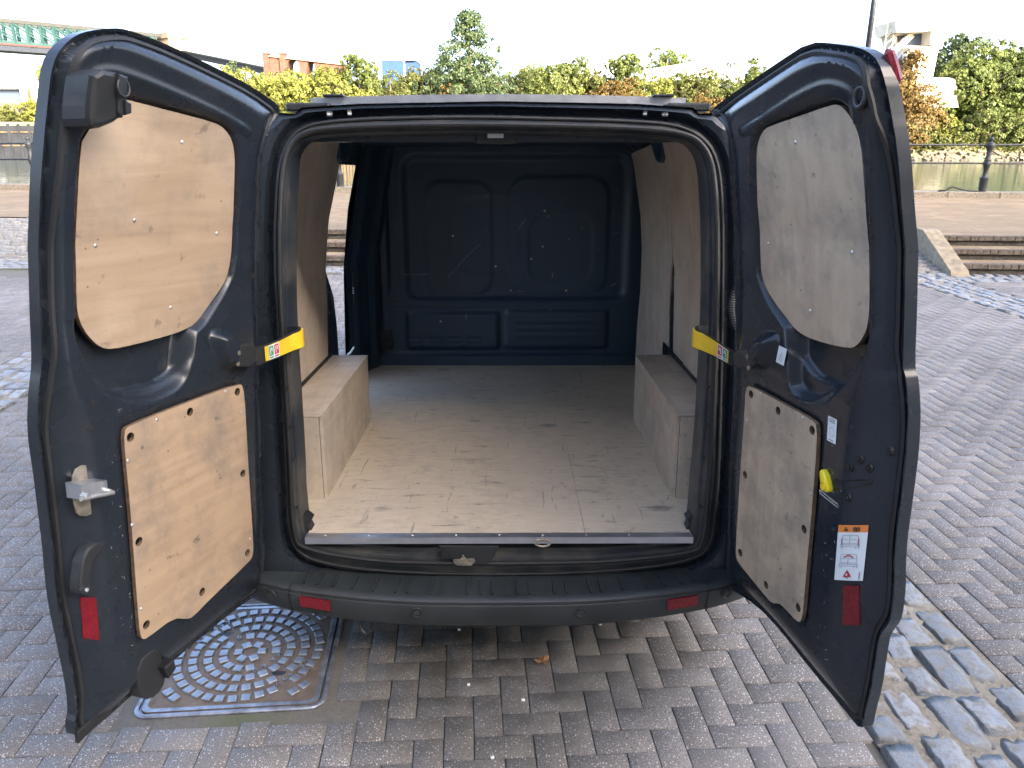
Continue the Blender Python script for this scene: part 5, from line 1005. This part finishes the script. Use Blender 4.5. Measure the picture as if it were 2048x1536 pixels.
PLANTS=[('leafy_tree', 'tree', 'big dark green tree standing tallest above the van roof', 'lf_dk', -10.4, 205, 3.2, 30.5, 27.2, 'cone', 23400, 0.58, None),
('leafy_tree', 'tree', 'narrow green tree left of the blue shed', 'lf_grn', -37.7, 206, 3.7, 10.4, 19.6, 'tree', 9100, 0.51, None),
('leafy_tree', 'tree', 'round green tree rising in front of pale roofs', 'lf_grn', 28.0, 206, 3.7, 11.6, 21.0, 'tree', 9880, 0.51, None),
('leafy_tree', 'tree', 'wide hazy green tree behind the pale roofs', 'lf_grn', 49.4, 262, 9.7, 21.5, 20.5, 'tree', 9360, 0.62, None),
('leafy_tree', 'tree', 'olive tree left of the round green tree', 'lf_ol', 24.5, 262, 9.7, 14.4, 18.3, 'tree', 6240, 0.62, None),
('leafy_tree', 'tree', 'small dark tree just left of the brick viaduct', 'lf_dk', -75.7, 225, 9.7, 8.1, 13.6, 'tree', 3640, 0.47, None),
('leafy_tree', 'tree', 'small olive tree above buff roof near the right door', 'lf_ol', 70.1, 262, 9.7, 11.5, 16.5, 'tree', 3900, 0.55, None),
('leafy_tree', 'tree', 'small upright green tree beside the right door top', 'lf_grn', 75.4, 260, 9.7, 6.9, 17.7, 'tree', 3120, 0.55, None),
('leafy_tree', 'tree', 'small round tree over the right end of buff roof', 'lf_dk', 61.5, 262, 9.7, 6.2, 16.2, 'tree', 2080, 0.55, None),
('leafy_tree', 'tree', 'dark blue green tree behind the concrete hopper', 'lf_dk', 117.5, 222, 9.2, 16.6, 20.4, 'tree', 11700, 0.62, None),
('leafy_tree', 'tree', 'large bright green tree at the right edge', 'lf_grn', 117.1, 204, 2.7, 30.7, 21.3, 'tree', 28600, 0.62, None),
('leafy_tree', 'tree', 'tall green tree cut by the right picture edge', 'lf_pale', 129.6, 208, 4.5, 24.7, 21.6, 'tree', 18200, 0.62, None),
('autumn_tree', 'tree', 'orange autumn tree beside the right door', 'lf_or', 95.8, 199, 0.2, 23.7, 20.7, 'cone', 23400, 0.47, None),
('scrub_bush', 'bush', 'yellow bush glowing between orange and green trees', 'lf_yel', 105.6, 196, -1.3, 7.2, 9.3, 'bush', 3120, 0.43, None),
('scrub_bush', 'bush', 'green bush at the waterline below the right trees', 'lf_pale', 112.9, 196, -1.3, 17.3, 10.2, 'bush', 9100, 0.47, None),
('scrub_bush', 'bush', 'olive bush under the orange tree near the water', 'lf_ol', 100.4, 195.5, -1.6, 14.1, 8.0, 'bush', 6760, 0.43, None),
('scrub_bush', 'bush', 'pale green bush at the right picture edge by the water', 'lf_pale', 122.1, 196, -1.3, 14.2, 9.0, 'bush', 6760, 0.43, None),
('scrub_bush', 'bush', 'yellow bush beneath the brick viaduct at left', 'lf_yel', -66.4, 206, 3.7, 21.2, 14.7, 'bush', 11700, 0.47, 'yellow scrub left of the big tree'),
('scrub_bush', 'bush', 'large yellow bush in front of the viaduct arch', 'lf_yel', -55.3, 204, 2.7, 22.6, 15.6, 'bush', 13520, 0.47, 'yellow scrub left of the big tree'),
('scrub_bush', 'bush', 'tall yellow bush left of narrow green tree', 'lf_yel', -45.5, 205, 3.2, 17.8, 17.6, 'bush', 13000, 0.47, 'yellow scrub left of the big tree'),
('scrub_bush', 'bush', 'low yellow bush left of blue shed foot', 'lf_yel', -39.7, 202, 1.7, 17.6, 12.8, 'bush', 8320, 0.43, 'yellow scrub left of the big tree'),
('scrub_bush', 'bush', 'bright green bush just above the left van corner', 'lf_pale', -51.4, 199, 0.2, 12.7, 12.3, 'bush', 5720, 0.39, None),
('scrub_bush', 'bush', 'yellow bush at the top of the left door edge', 'lf_yel', -75.0, 210, 7.2, 11.6, 13.5, 'bush', 5200, 0.47, None),
('scrub_bush', 'bush', 'olive brown bush right of narrow green tree', 'lf_ol', -30.1, 204, 2.7, 14.5, 14.4, 'bush', 9360, 0.43, None),
('scrub_bush', 'bush', 'mixed olive bush below the blue shed', 'lf_ol', -23.1, 206, 3.7, 14.7, 15.8, 'bush', 9360, 0.43, None),
('scrub_bush', 'bush', 'russet bush at the foot of the big tree', 'lf_or', -14.4, 200, 0.7, 12.7, 14.8, 'bush', 6760, 0.39, None),
('scrub_bush', 'bush', 'dark green bush at the right foot of the big tree', 'lf_dk', -4.8, 202, 1.7, 11.2, 15.3, 'bush', 6760, 0.43, None),
('scrub_bush', 'bush', 'pale green bush right of the big tree', 'lf_pale', 4.4, 205, 3.2, 18.6, 18.2, 'bush', 13520, 0.47, None),
('scrub_bush', 'bush', 'broad pale green bush in mid scrub', 'lf_pale', 12.5, 206, 3.7, 18.7, 17.7, 'bush', 13520, 0.47, None),
('scrub_bush', 'bush', 'grey green bush left of the round green tree', 'lf_ol', 21.2, 206, 3.7, 13.0, 16.2, 'bush', 8320, 0.43, None),
('scrub_bush', 'bush', 'orange brown bush below the round green tree', 'lf_or', 24.6, 202, 1.7, 17.6, 14.7, 'bush', 10920, 0.39, None),
('scrub_bush', 'bush', 'yellow olive bush right of the orange brown bush', 'lf_yel', 37.6, 203, 2.2, 17.7, 14.9, 'bush', 10920, 0.43, None),
('scrub_bush', 'bush', 'olive bush under the buff roof', 'lf_ol', 46.7, 206, 3.7, 17.9, 15.6, 'bush', 11960, 0.43, None),
('scrub_bush', 'bush', 'mixed brown bush near the right van corner', 'lf_or', 48.3, 201, 1.2, 14.4, 13.1, 'bush', 6760, 0.39, None),
('scrub_bush', 'bush', 'yellow green bush against the right door slope', 'lf_pale', 56.0, 203, 2.2, 14.5, 14.9, 'bush', 9360, 0.43, None),
('scrub_bush', 'bush', 'green bush touching the top edge of the right door', 'lf_grn', 61.5, 206, 3.7, 11.4, 16.2, 'bush', 7800, 0.43, None),
('scrub_bush', 'bush', 'low yellow bush in front of the white sheds', 'lf_yel', -119.0, 203, 4.2, 9.7, 7.3, 'bush', 3640, 0.39, None),
('scrub_bush', 'bush', 'low green yellow bush at the left picture edge', 'lf_ol', -125.6, 203, 4.2, 9.7, 5.3, 'bush', 3640, 0.39, None),
('scrub_bush', 'bush', 'slim yellow bush between sheds and left door', 'lf_yel', -120.6, 215, 9.4, 5.8, 12.9, 'bush', 3120, 0.43, None),
('scrub_bush', 'bush', 'yellow bush of the rear scrub above the left door slope', 'lf_yel', -77.2, 213.7, 9.3, 17.8, 7.6, 'bush', 6760, 0.43, 'yellow bushes of the rear scrub'),
('scrub_bush', 'bush', 'yellow bush of the rear scrub under the pale parapet line', 'lf_yel', -70.4, 211.3, 8.1, 13.2, 9.2, 'bush', 6760, 0.43, 'yellow bushes of the rear scrub'),
('scrub_bush', 'bush', 'yellow bush of the rear scrub left of the viaduct turret', 'lf_yel', -63.8, 209.6, 5.2, 18.0, 12.6, 'bush', 6760, 0.43, 'yellow bushes of the rear scrub'),
('scrub_bush', 'bush', 'yellow bush of the rear scrub below the first viaduct turret', 'lf_yel', -59.8, 211.9, 6.1, 16.2, 12.1, 'bush', 6760, 0.43, 'yellow bushes of the rear scrub'),
('scrub_bush', 'bush', 'yellow bush of the rear scrub below the viaduct arch', 'lf_yel', -55.6, 213.6, 6.9, 14.8, 11.3, 'bush', 6760, 0.43, 'yellow bushes of the rear scrub'),
('scrub_bush', 'bush', 'yellow bush of the rear scrub right of the viaduct arch', 'lf_yel', -47.3, 209.7, 5.2, 17.4, 14.6, 'bush', 6760, 0.43, 'yellow bushes of the rear scrub'),
('scrub_bush', 'bush', 'yellow bush of the rear scrub between viaduct and narrow green tree', 'lf_yel', -42.8, 213.4, 6.8, 13.2, 13.1, 'bush', 6760, 0.43, 'yellow bushes of the rear scrub'),
('scrub_bush', 'bush', 'pale green bush of the rear scrub behind the narrow green tree', 'lf_pale', -36.3, 209.8, 5.3, 13.9, 12.5, 'bush', 6760, 0.43, 'pale green bushes of the rear scrub'),
('scrub_bush', 'bush', 'pale green bush of the rear scrub left below the blue shed', 'lf_pale', -30.4, 210.0, 5.4, 16.8, 12.7, 'bush', 6760, 0.43, 'pale green bushes of the rear scrub'),
('scrub_bush', 'bush', 'olive bush of the rear scrub right below the blue shed', 'lf_ol', -26.2, 209.1, 5.0, 15.1, 13.2, 'bush', 6760, 0.43, 'olive bushes of the rear scrub'),
('scrub_bush', 'bush', 'deep green bush of the rear scrub just right of the blue shed', 'lf_grn', -20.9, 210.5, 5.6, 13.4, 14.0, 'bush', 6760, 0.43, 'deep green bushes of the rear scrub'),
('scrub_bush', 'bush', 'yellow bush of the rear scrub left of the tallest tree', 'lf_yel', -14.3, 209.3, 5.1, 16.9, 13.7, 'bush', 6760, 0.43, 'yellow bushes of the rear scrub'),
('scrub_bush', 'bush', 'pale green bush of the rear scrub behind the tallest tree', 'lf_pale', -8.4, 211.4, 6.0, 14.8, 13.2, 'bush', 6760, 0.43, 'pale green bushes of the rear scrub'),
('scrub_bush', 'bush', 'olive bush of the rear scrub right of the tallest tree', 'lf_ol', -4.1, 213.7, 6.9, 18.6, 12.7, 'bush', 6760, 0.43, 'olive bushes of the rear scrub'),
('scrub_bush', 'bush', 'pale green bush of the rear scrub a gap right of the tallest tree', 'lf_pale', 2.9, 210.8, 5.7, 17.5, 15.2, 'bush', 6760, 0.43, 'pale green bushes of the rear scrub'),
('scrub_bush', 'bush', 'yellow bush of the rear scrub over the middle of the roof bar', 'lf_yel', 8.5, 212.1, 6.2, 17.1, 14.4, 'bush', 6760, 0.43, 'yellow bushes of the rear scrub'),
('scrub_bush', 'bush', 'pale green bush of the rear scrub right of the roof bar middle', 'lf_pale', 12.6, 211.3, 5.9, 17.7, 14.6, 'bush', 6760, 0.43, 'pale green bushes of the rear scrub'),
('scrub_bush', 'bush', 'yellow bush of the rear scrub left of the pale low building', 'lf_yel', 18.5, 209.5, 5.2, 17.3, 13.9, 'bush', 6760, 0.43, 'yellow bushes of the rear scrub'),
('scrub_bush', 'bush', 'olive bush of the rear scrub under the pale low building', 'lf_ol', 25.2, 211.2, 5.9, 14.7, 12.5, 'bush', 6760, 0.43, 'olive bushes of the rear scrub'),
('scrub_bush', 'bush', 'olive bush of the rear scrub left of the round green tree', 'lf_ol', 29.4, 209.7, 5.3, 15.0, 12.6, 'bush', 6760, 0.43, 'olive bushes of the rear scrub'),
('scrub_bush', 'bush', 'pale green bush of the rear scrub right of the round green tree', 'lf_pale', 36.6, 210.6, 5.6, 14.8, 12.3, 'bush', 6760, 0.43, 'pale green bushes of the rear scrub'),
('scrub_bush', 'bush', 'pale green bush of the rear scrub under the left end of buff roof', 'lf_pale', 41.9, 210.5, 5.6, 17.1, 12.5, 'bush', 6760, 0.43, 'pale green bushes of the rear scrub'),
('scrub_bush', 'bush', 'deep green bush of the rear scrub under the middle of buff roof', 'lf_grn', 46.5, 211.7, 6.1, 18.7, 12.3, 'bush', 6760, 0.43, 'deep green bushes of the rear scrub'),
('scrub_bush', 'bush', 'deep green bush of the rear scrub under the right end of buff roof', 'lf_grn', 51.6, 210.3, 5.5, 14.9, 11.7, 'bush', 6760, 0.43, 'deep green bushes of the rear scrub'),
('scrub_bush', 'bush', 'olive bush of the rear scrub left of the right door top', 'lf_ol', 57.6, 209.2, 5.0, 18.1, 12.7, 'bush', 6760, 0.43, 'olive bushes of the rear scrub'),
('scrub_bush', 'bush', 'deep green bush of the rear scrub touching the right door slope', 'lf_grn', 63.7, 211.8, 6.1, 18.7, 13.0, 'bush', 6760, 0.43, 'deep green bushes of the rear scrub'),
('scrub_bush', 'bush', 'pale green bush of the rear scrub half hidden by the right door', 'lf_pale', 69.7, 211.2, 5.9, 13.6, 12.8, 'bush', 6760, 0.43, 'pale green bushes of the rear scrub')]
for i,(name,cat,lab,mat,x,y,z0,w_,h,kind,n,size,grp) in enumerate(PLANTS): plant(name,cat,lab,mat,x,y,z0,w_,h,kind,n,size,50+i,grp)
# low scrub covering the slope as one mass
r=np.random.default_rng(3); m=60000; x=r.uniform(-75,150,m); y=r.uniform(193,222,m); z=np.interp(y,[190,195,206,218,226],[-3.9,-1.5,4,9,10]); keep=(r.random(m)<.9)
c0=np.c_[x,y,z+r.uniform(0,1,m)**1.5*3.4]; nn=r.normal(size=(m,3))+np.array((0,-.5,.6)); nn/=np.linalg.norm(nn,axis=1)[:,None]; t=np.cross(nn,r.normal(size=(m,3))); t/=np.linalg.norm(t,axis=1)[:,None]; bt=np.cross(nn,t); s=r.uniform(.35,.85,m)[:,None]
q=np.stack([c0-t*s*.5,c0+bt*s*.42,c0+t*s*.6,c0-bt*s*.4],1).reshape(-1,3); addmesh('undergrowth',npmesh('undergrowth',q,np.arange(len(q)).reshape(-1,4)),M['lf_ol'],kind='stuff',label='mixed olive undergrowth covering the far bank')
# ---------------------------------------------------------------- bridge
M['teal']=simple('bridge_teal',(.006,.036,.033),.8,scale=.5,var=.2,kind='Position'); M['pale_rail']=simple('bridge_top_chord',(.022,.024,.021),.8,scale=.3,var=.1,kind='Position'); M['deck_red']=simple('deck_red',(.06,.015,.013),.8,kind='Position',scale=.4); M['deck_dark']=simple('deck_dark',(.015,.02,.03),.9,kind='Position',scale=.4)
A=Vector((-182.02, 300.0, 40.47)); Bp=Vector((-143.8, 345.24, 40.47)); ht=8.17
br=empty('truss_bridge',tuple(A-Vector((0,0,ht))),(0,0,0),'long teal steel truss bridge high above the river at upper left','bridge')
d=(Bp-A); d.z=0; Lb=d.length; dn=d/Lb; side=Vector((-dn.y,dn.x,0)); ext=-70
def bp(t,z,o=0): return dn*t+side*o+Vector((0,0,z))
for o in (0,9):
    for nm,z,w_,h_,mt in (('top_chord',ht,1.0,1.3,'pale_rail'),('bottom_chord',1.0,.9,1.0,'teal')):
        mb=MB(); mb.bar(bp(ext,z,o),bp(Lb,z,o),w_,h_); mb.obj(nm,M[mt],br)
    t=ext; st=4.6; k=0
    while t<Lb-1:
        mb=MB(); mb.bar(bp(t,1,o),bp(t,ht,o),1.0,.9); mb.obj('upright',M['teal'],br)
        t2=min(t+2*st,Lb); mb=MB(); mb.bar(bp(t,ht-.5,o),bp(t2,1.2,o),.5,.5); mb.bar(bp(t+1.4,ht-.5,o),bp(t2+1.4 if t2<Lb else t2,1.2,o),.35,.35); mb.obj('diagonal',M['teal'],br)
        if o==0: mb=MB(); mb.bar(bp(t,ht-.6,0),bp(t+st*.5,ht-.8,9),.35,.35); mb.bar(bp(t,1,0),bp(t,1,9),.6,.6); mb.obj('cross_brace',M['teal'],br)
        t+=st
mb=MB(); mb.bar(bp(ext,.25,-.6),bp(Lb,.25,-.6),.5,.6); mb.obj('deck_edge',M['deck_red'],br); mb=MB(); mb.bar(bp(ext,-1.0,4.5),bp(Lb,-1.0,4.5),10,1.8); mb.obj('deck',M['deck_dark'],br)
M['sandstone']=simple('bridge_stone',(.19,.155,.11),.85,scale=.6,var=.3,kind='Position'); M['brick_red']=simple('viaduct_brick',(.085,.036,.022),.85,scale=.8,var=.3,kind='Position')
pz=(-141.19, 348.24, 41.76)
pi_=empty('bridge_pier',(pz[0],pz[1],6),(0,0,math.atan2(dn.y,dn.x)),'square sandstone pier with moulded cap at the end of the truss bridge','pier')
hp=pz[2]-6; mb=MB(); mb.box(-4.0,4.0,-4.3,12,0,hp-1.6); mb.obj('shaft',M['sandstone'],pi_); mb=MB(); mb.box(-4.7,4.7,-5,12.6,hp-2.4,hp-1.4); mb.box(-4.3,4.3,-4.6,12.3,hp-1.4,hp-.3); mb.box(-3.6,3.6,-4.0,11.6,hp-.3,hp); mb.obj('cap',M['sandstone'],pi_)
# viaduct approach and brick arches
v0,v1=Vector((-136.17, 345.24, 34.4)),Vector((-73.42, 262.0, 20.74))
vp=empty('approach_parapet',tuple(v0),(0,0,0),'thin pale parapet line running from the pier behind the bushes','parapet'); mb=MB(); mb.bar((0,0,-.9),v1-v0-Vector((0,0,.9)),1.2,1.8); mb.obj('wall',M['deck_dark'],vp); mb=MB(); mb.bar((0,-.2,.2),v1-v0+Vector((0,-.2,.2)),1.6,.5); mb.obj('coping',M['pale_rail'],vp)
def arch_wall(xs0,xs1,top,arches,th_):
    xs=sorted(set(list(np.linspace(xs0,xs1,8))+[x for c,r_,s in arches for x in np.linspace(c-r_,c+r_,17)])); low=[]
    for x in xs:
        z=0
        for c,r_,s in arches:
            if abs(x-c)<=r_+1e-6: z=max(z,s+math.sqrt(max(0,r_*r_-(x-c)**2))*1.25)
        low.append(z)
    mb=MB()
    for (a,b),(c,d) in zip(zip(xs,low),zip(xs[1:],low[1:])):
        ta,tb=top(a),top(c); mb.face([(a,0,b),(c,0,d),(c,0,tb),(a,0,ta)]); mb.face([(a,th_,b),(a,th_,ta),(c,th_,tb),(c,th_,d)]); mb.face([(a,0,b),(a,th_,b),(c,th_,d),(c,0,d)]); mb.face([(a,0,ta),(c,0,tb),(c,th_,tb),(a,th_,ta)])
    return mb
vb=(-75.3, -51.29, 255.0, 9.0, 24.93, 22.38, -67.29, 1.84, -61.81, 0.98, -70.17, 12.66)  # x0,x1,y,zbase,ztop0,ztop1, arch1 x,r  arch2 x,r
via=empty('brick_viaduct',(vb[0],vb[2],vb[3]),(0,0,0),'red brick viaduct with an arched opening and two small turrets','viaduct')
Wv=vb[1]-vb[0]; T0,T1=vb[4]-vb[3],vb[5]-vb[3]
arch_wall(0,Wv,lambda x:T0+(T1-T0)*x/Wv,[(vb[6]-vb[0],vb[7],vb[11]),(vb[8]-vb[0],vb[9],vb[11]+.6)],7).obj('arch_wall',M['brick_red'],via)
for x in (0,vb[10]-vb[0]): mb=MB(); mb.box(x-.9,x+.9,-.8,1.2,0,T0+.2); mb.box(x-1.1,x+1.1,-1.0,1.4,T0+.2,T0+.55); mb.obj('turret',M['brick_red'],via)
mb=MB(); mb.bar((0,-.3,T0-.2),(Wv,-.3,T1-.2),.6,.4); mb.obj('string_course',M['sandstone'],via); mb=MB(); mb.box(.5,Wv,6.0,6.3,0,T1*.7); mb.obj('dark_wall',M['deck_dark'],via)
# ---------------------------------------------------------------- sheds and works on the far bank
M['white_clad']=simple('white_cladding',(.74,.74,.71),.6,scale=.5,var=.06,kind='Position'); M['grey_roof']=simple('pale_roof',(.24,.24,.235),.6,scale=.3,var=.1,kind='Position'); M['blue_clad']=simple('blue_cladding',(.006,.038,.13),.5,scale=.4,var=.12,kind='Position'); M['shade_int']=simple('shed_interior',(.05,.07,.11),.8); M['buff']=simple('buff_roof',(.58,.52,.42),.7,scale=.4,var=.1,kind='Position')
def shed(name,x0,x1,y,zb,ze,zr,depth,label,door=None,openings=()):
    root=empty(name,(x0,y,zb),(0,0,0),label,'shed','gabled sheds on the far bank' if name=='white_shed' else None); W_=x1-x0; e=ze-zb; r_=zr-zb
    mb=MB(); xs=sorted({0,W_/2,W_}|({door[0],door[1]} if door else set())); rz=lambda x:e+(r_-e)*(1-abs(x-W_/2)/(W_/2))
    for a,b in zip(xs,xs[1:]):
        lo=door[2] if door and a>=door[0]-.01 and b<=door[1]+.01 else 0; mb.face([(a,0,lo),(b,0,lo),(b,0,rz(b)),(a,0,rz(a))])
    mb.face([(0,0,0),(0,0,e),(0,depth,e),(0,depth,0)]); mb.face([(W_,0,0),(W_,depth,0),(W_,depth,e),(W_,0,e)]); mb.obj('wall',M['white_clad'],root)
    mb=MB(); mb.bar((-.3,depth/2,e-.1),(W_/2,depth/2,r_),depth+1,.3); mb.bar((W_/2,depth/2,r_),(W_+.3,depth/2,e-.1),depth+1,.3); mb.obj('roof',M['grey_roof'],root)
    if door: mb=MB(); mb.face([(door[0],1.5,0),(door[1],1.5,0),(door[1],1.5,door[2]),(door[0],1.5,door[2])]); mb.obj('doorway',M['shade_int'],root); mb=MB(); mb.box(door[0],door[1],-.15,.1,door[2],door[2]+.8); mb.obj('door_lintel',M['grey_roof'],root)
    for a,b,c,d_ in openings: mb=MB(); mb.box(a,b,-.06,.02,c,d_); mb.obj('window',M['pile'],root)
SH=[(-145.41, -131.2, 226, 10.0, 15.23, 18.41), (0.5, 10.11, 3.69), [(12.030000000000001, 12.97999999999999, 0.5, 3.9499999999999993)], (-131.06, -117.39, 226, 10.0, 15.23, 18.53), [(0.6800000000000068, 1.2299999999999898, 0.5, 3.6899999999999995), (1.7800000000000011, 2.0500000000000114, 0.5, 3.4299999999999997)]]
shed('white_shed',*SH[0],30,'white gabled shed with a wide dark doorway at the far left',door=SH[1],openings=SH[2])
shed('white_shed',*SH[3],30,'white gabled shed half hidden behind the open left door',openings=SH[4])
bx=(-36.42, -27.08, 232.0, 9.5, 21.44)
b_=empty('blue_shed',(bx[0],bx[2],bx[3]),(0,0,0),'flat blue clad shed between the green tree and big tree','shed'); Wb=bx[1]-bx[0]; hb=bx[4]-bx[3]
mb=MB(); mb.box(0,Wb*.66,0,14,0,hb); mb.obj('wall',M['blue_clad'],b_); mb=MB(); mb.box(Wb*.66,Wb,.8,14,0,hb); mb.obj('side_wall',M['blue_clad'],b_); mb=MB(); mb.box(Wb*.655,Wb*.69,-.1,.0,0,hb); mb.obj('downpipe',M['white_clad'],b_); mb=MB(); mb.box(-.2,Wb+.2,-.2,14.2,hb,hb+.3); mb.obj('roof',M['grey_roof'],b_)
for nm,lab,(x0,x1,y,zb,z0,z1,xr) in [('pale_building', 'pale low building with shallow roof left of the round green tree', (20.16, 35.28, 246.0, 9.5, 21.24, 23.16, 29.72)), ('buff_building', 'long pale building with low buff roof behind scrub', (38.31, 69.2, 246.0, 9.5, 19.87, 22.48, 55.64))]:
    t=empty(nm,(x0,y,zb),(0,0,0),lab,'building'); W_=x1-x0; e=z0-zb; r_=z1-zb; q=xr-x0
    mb=MB(); mb.box(0,W_,0,25,0,e); mb.obj('wall',M['white_clad'],t); mb=MB(); mb.face([(0,-.4,e),(q,-.4,r_),(q,25,r_),(0,25,e)]); mb.face([(q,-.4,r_),(W_,-.4,e),(W_,25,e),(q,25,r_)]); mb.face([(0,-.4,e),(W_,-.4,e),(q,-.4,r_)]); mb.obj('roof',M['buff'],t)
    for k in range(5): mb=MB(); mb.box(W_*(.1+.17*k),W_*(.2+.17*k),-.08,.02,e*.45,e*.75); mb.obj('window',M['shade_int'],t)
# concrete hopper tower with conveyor
M['concrete']=simple('bleached_concrete',(.62,.58,.50),.8,scale=.4,var=.12,kind='Position')
sx={'x': 98.76, 'y': 201.0, 'zb': 5, 'bin': [(-4.48, 13.94), (-3.73, 12.26), (-1.24, 10.34), (3.64, 10.23), (3.93, 17.06), (-2.79, 16.94)], 'head': [(-4.49, 17.06), (2.0, 17.06), (1.69, 20.36), (1.28, 22.75), (-6.27, 22.32), (-5.86, 19.7)], 'right': [(1.61, 17.28), (4.01, 17.28), (4.02, 22.75), (1.01, 22.97)], 'slab': [(-7.09, 19.92), (1.45, 20.36), (1.01, 22.97), (-7.74, 22.54)], 'open': [(-4.11, 17.72), (1.43, 17.61), (1.35, 20.25), (-4.67, 19.7)], 'base': [(-0.95, 8.53), (0.66, 3.13), (10.26, 3.13), (8.4, 9.44), (6.62, 9.89), (-0.68, 9.89)], 'dark': [(-5.52, 14.39), (-4.39, 12.6), (-3.97, 15.28), (-4.48, 15.5)], 'c0': (-8.25, 1.5, 13.27), 'c1': (-1.28, 3.0, 19.48)}; SI=empty('concrete_hopper',(sx['x'],sx['y'],sx['zb']),(0,0,0),'bleached concrete hopper tower with a dark opening beside the right trees','tower')
def pz_(l): return [(a,b) for a,b in l]
bmobj('bin',prism(sx['bin'],lambda a,b,d:(a,d,b),0,11,.0),M['concrete'],SI); bmobj('head_house',prism(sx['head'],lambda a,b,d:(a,d,b),4,10,.0),M['concrete'],SI)
bmobj('side_pier',prism(sx['right'],lambda a,b,d:(a,d,b),-.5,4.,.0),M['concrete'],SI); bmobj('roof_slab',prism(sx['slab'],lambda a,b,d:(a,d,b),-.8,10.5,.0),M['concrete'],SI); bmobj('opening',prism(sx['open'],lambda a,b,d:(a,d,b),3.9,3.95,.0),M['shade_int'],SI); bmobj('base',prism(sx['base'],lambda a,b,d:(a,d,b),-1.5,9,.0),M['concrete'],SI); bmobj('dark_wall',prism(sx['dark'],lambda a,b,d:(a,d,b),1.2,1.6,.0),M['shade_int'],SI)  # last dark slab paints in the shaded left face of the hopper
c0,c1=Vector(sx['c0']),Vector(sx['c1']); mb=MB(); dd=c1-c0
for o in (-.6,.6):
    for z in (0,1.6): mb.bar(c0+Vector((0,o,z)),c1+Vector((0,o,z)),.22)
    for k in range(12): mb.bar(c0+dd*(k/12)+Vector((0,o,0)),c0+dd*((k+1)/12)+Vector((0,o,1.6)),.14); mb.bar(c0+dd*(k/12)+Vector((0,o,0)),c0+dd*(k/12)+Vector((0,o,1.6)),.14)
mb.obj('conveyor',M['zinc_dirty'],SI)
mb=MB()
for k in range(6): z=-1+k*1.7; mb.bar(c0+Vector((-.2,0,z)),c0+Vector((1.6,0,z+1.7)),.16); mb.bar(c0+Vector((-.2,0,z)),c0+Vector((-.2,0,z+1.7)),.2); mb.bar(c0+Vector((1.6,0,z)),c0+Vector((1.6,0,z+1.7)),.2)
mb.obj('mast',M['zinc_dirty'],SI)
# ---------------------------------------------------------------- the building behind that keeps the car park in shade
M['wall_brick']=simple('warehouse_brick',(.46,.38,.30),.85,scale=.6,var=.2,kind='Position')
wh=empty('quayside_building',(14,-26,0),(0,0,math.radians(-4)),'long buff brick quayside building standing behind the camera','building')
HB=26.5
mb=MB(); mb.box(-45,60,-14,0,0,HB); mb.obj('wall',M['wall_brick'],wh); mb=MB(); mb.box(-45.4,60.4,-14.4,.4,HB,HB+.4); mb.obj('roof',M['sandstone'],wh)
mb=MB(); mb.box(-.65,.65,0,.06,0,1.9); wm=mb.mesh('window'); wm.materials.append(M['glass']); mb=MB(); mb.box(-.8,.8,0,.14,-.15,0); sm_=mb.mesh('sill'); sm_.materials.append(M['sandstone'])
for fl in range(int(HB//3.3)):
    for k in range(26):
        o=bpy.data.objects.new('window',wm); COL.objects.link(o); o.parent=wh; o.location=(-42+k*3.9,.0,1.1+fl*3.3)
        s_=bpy.data.objects.new('sill',sm_); COL.objects.link(s_); s_.parent=o
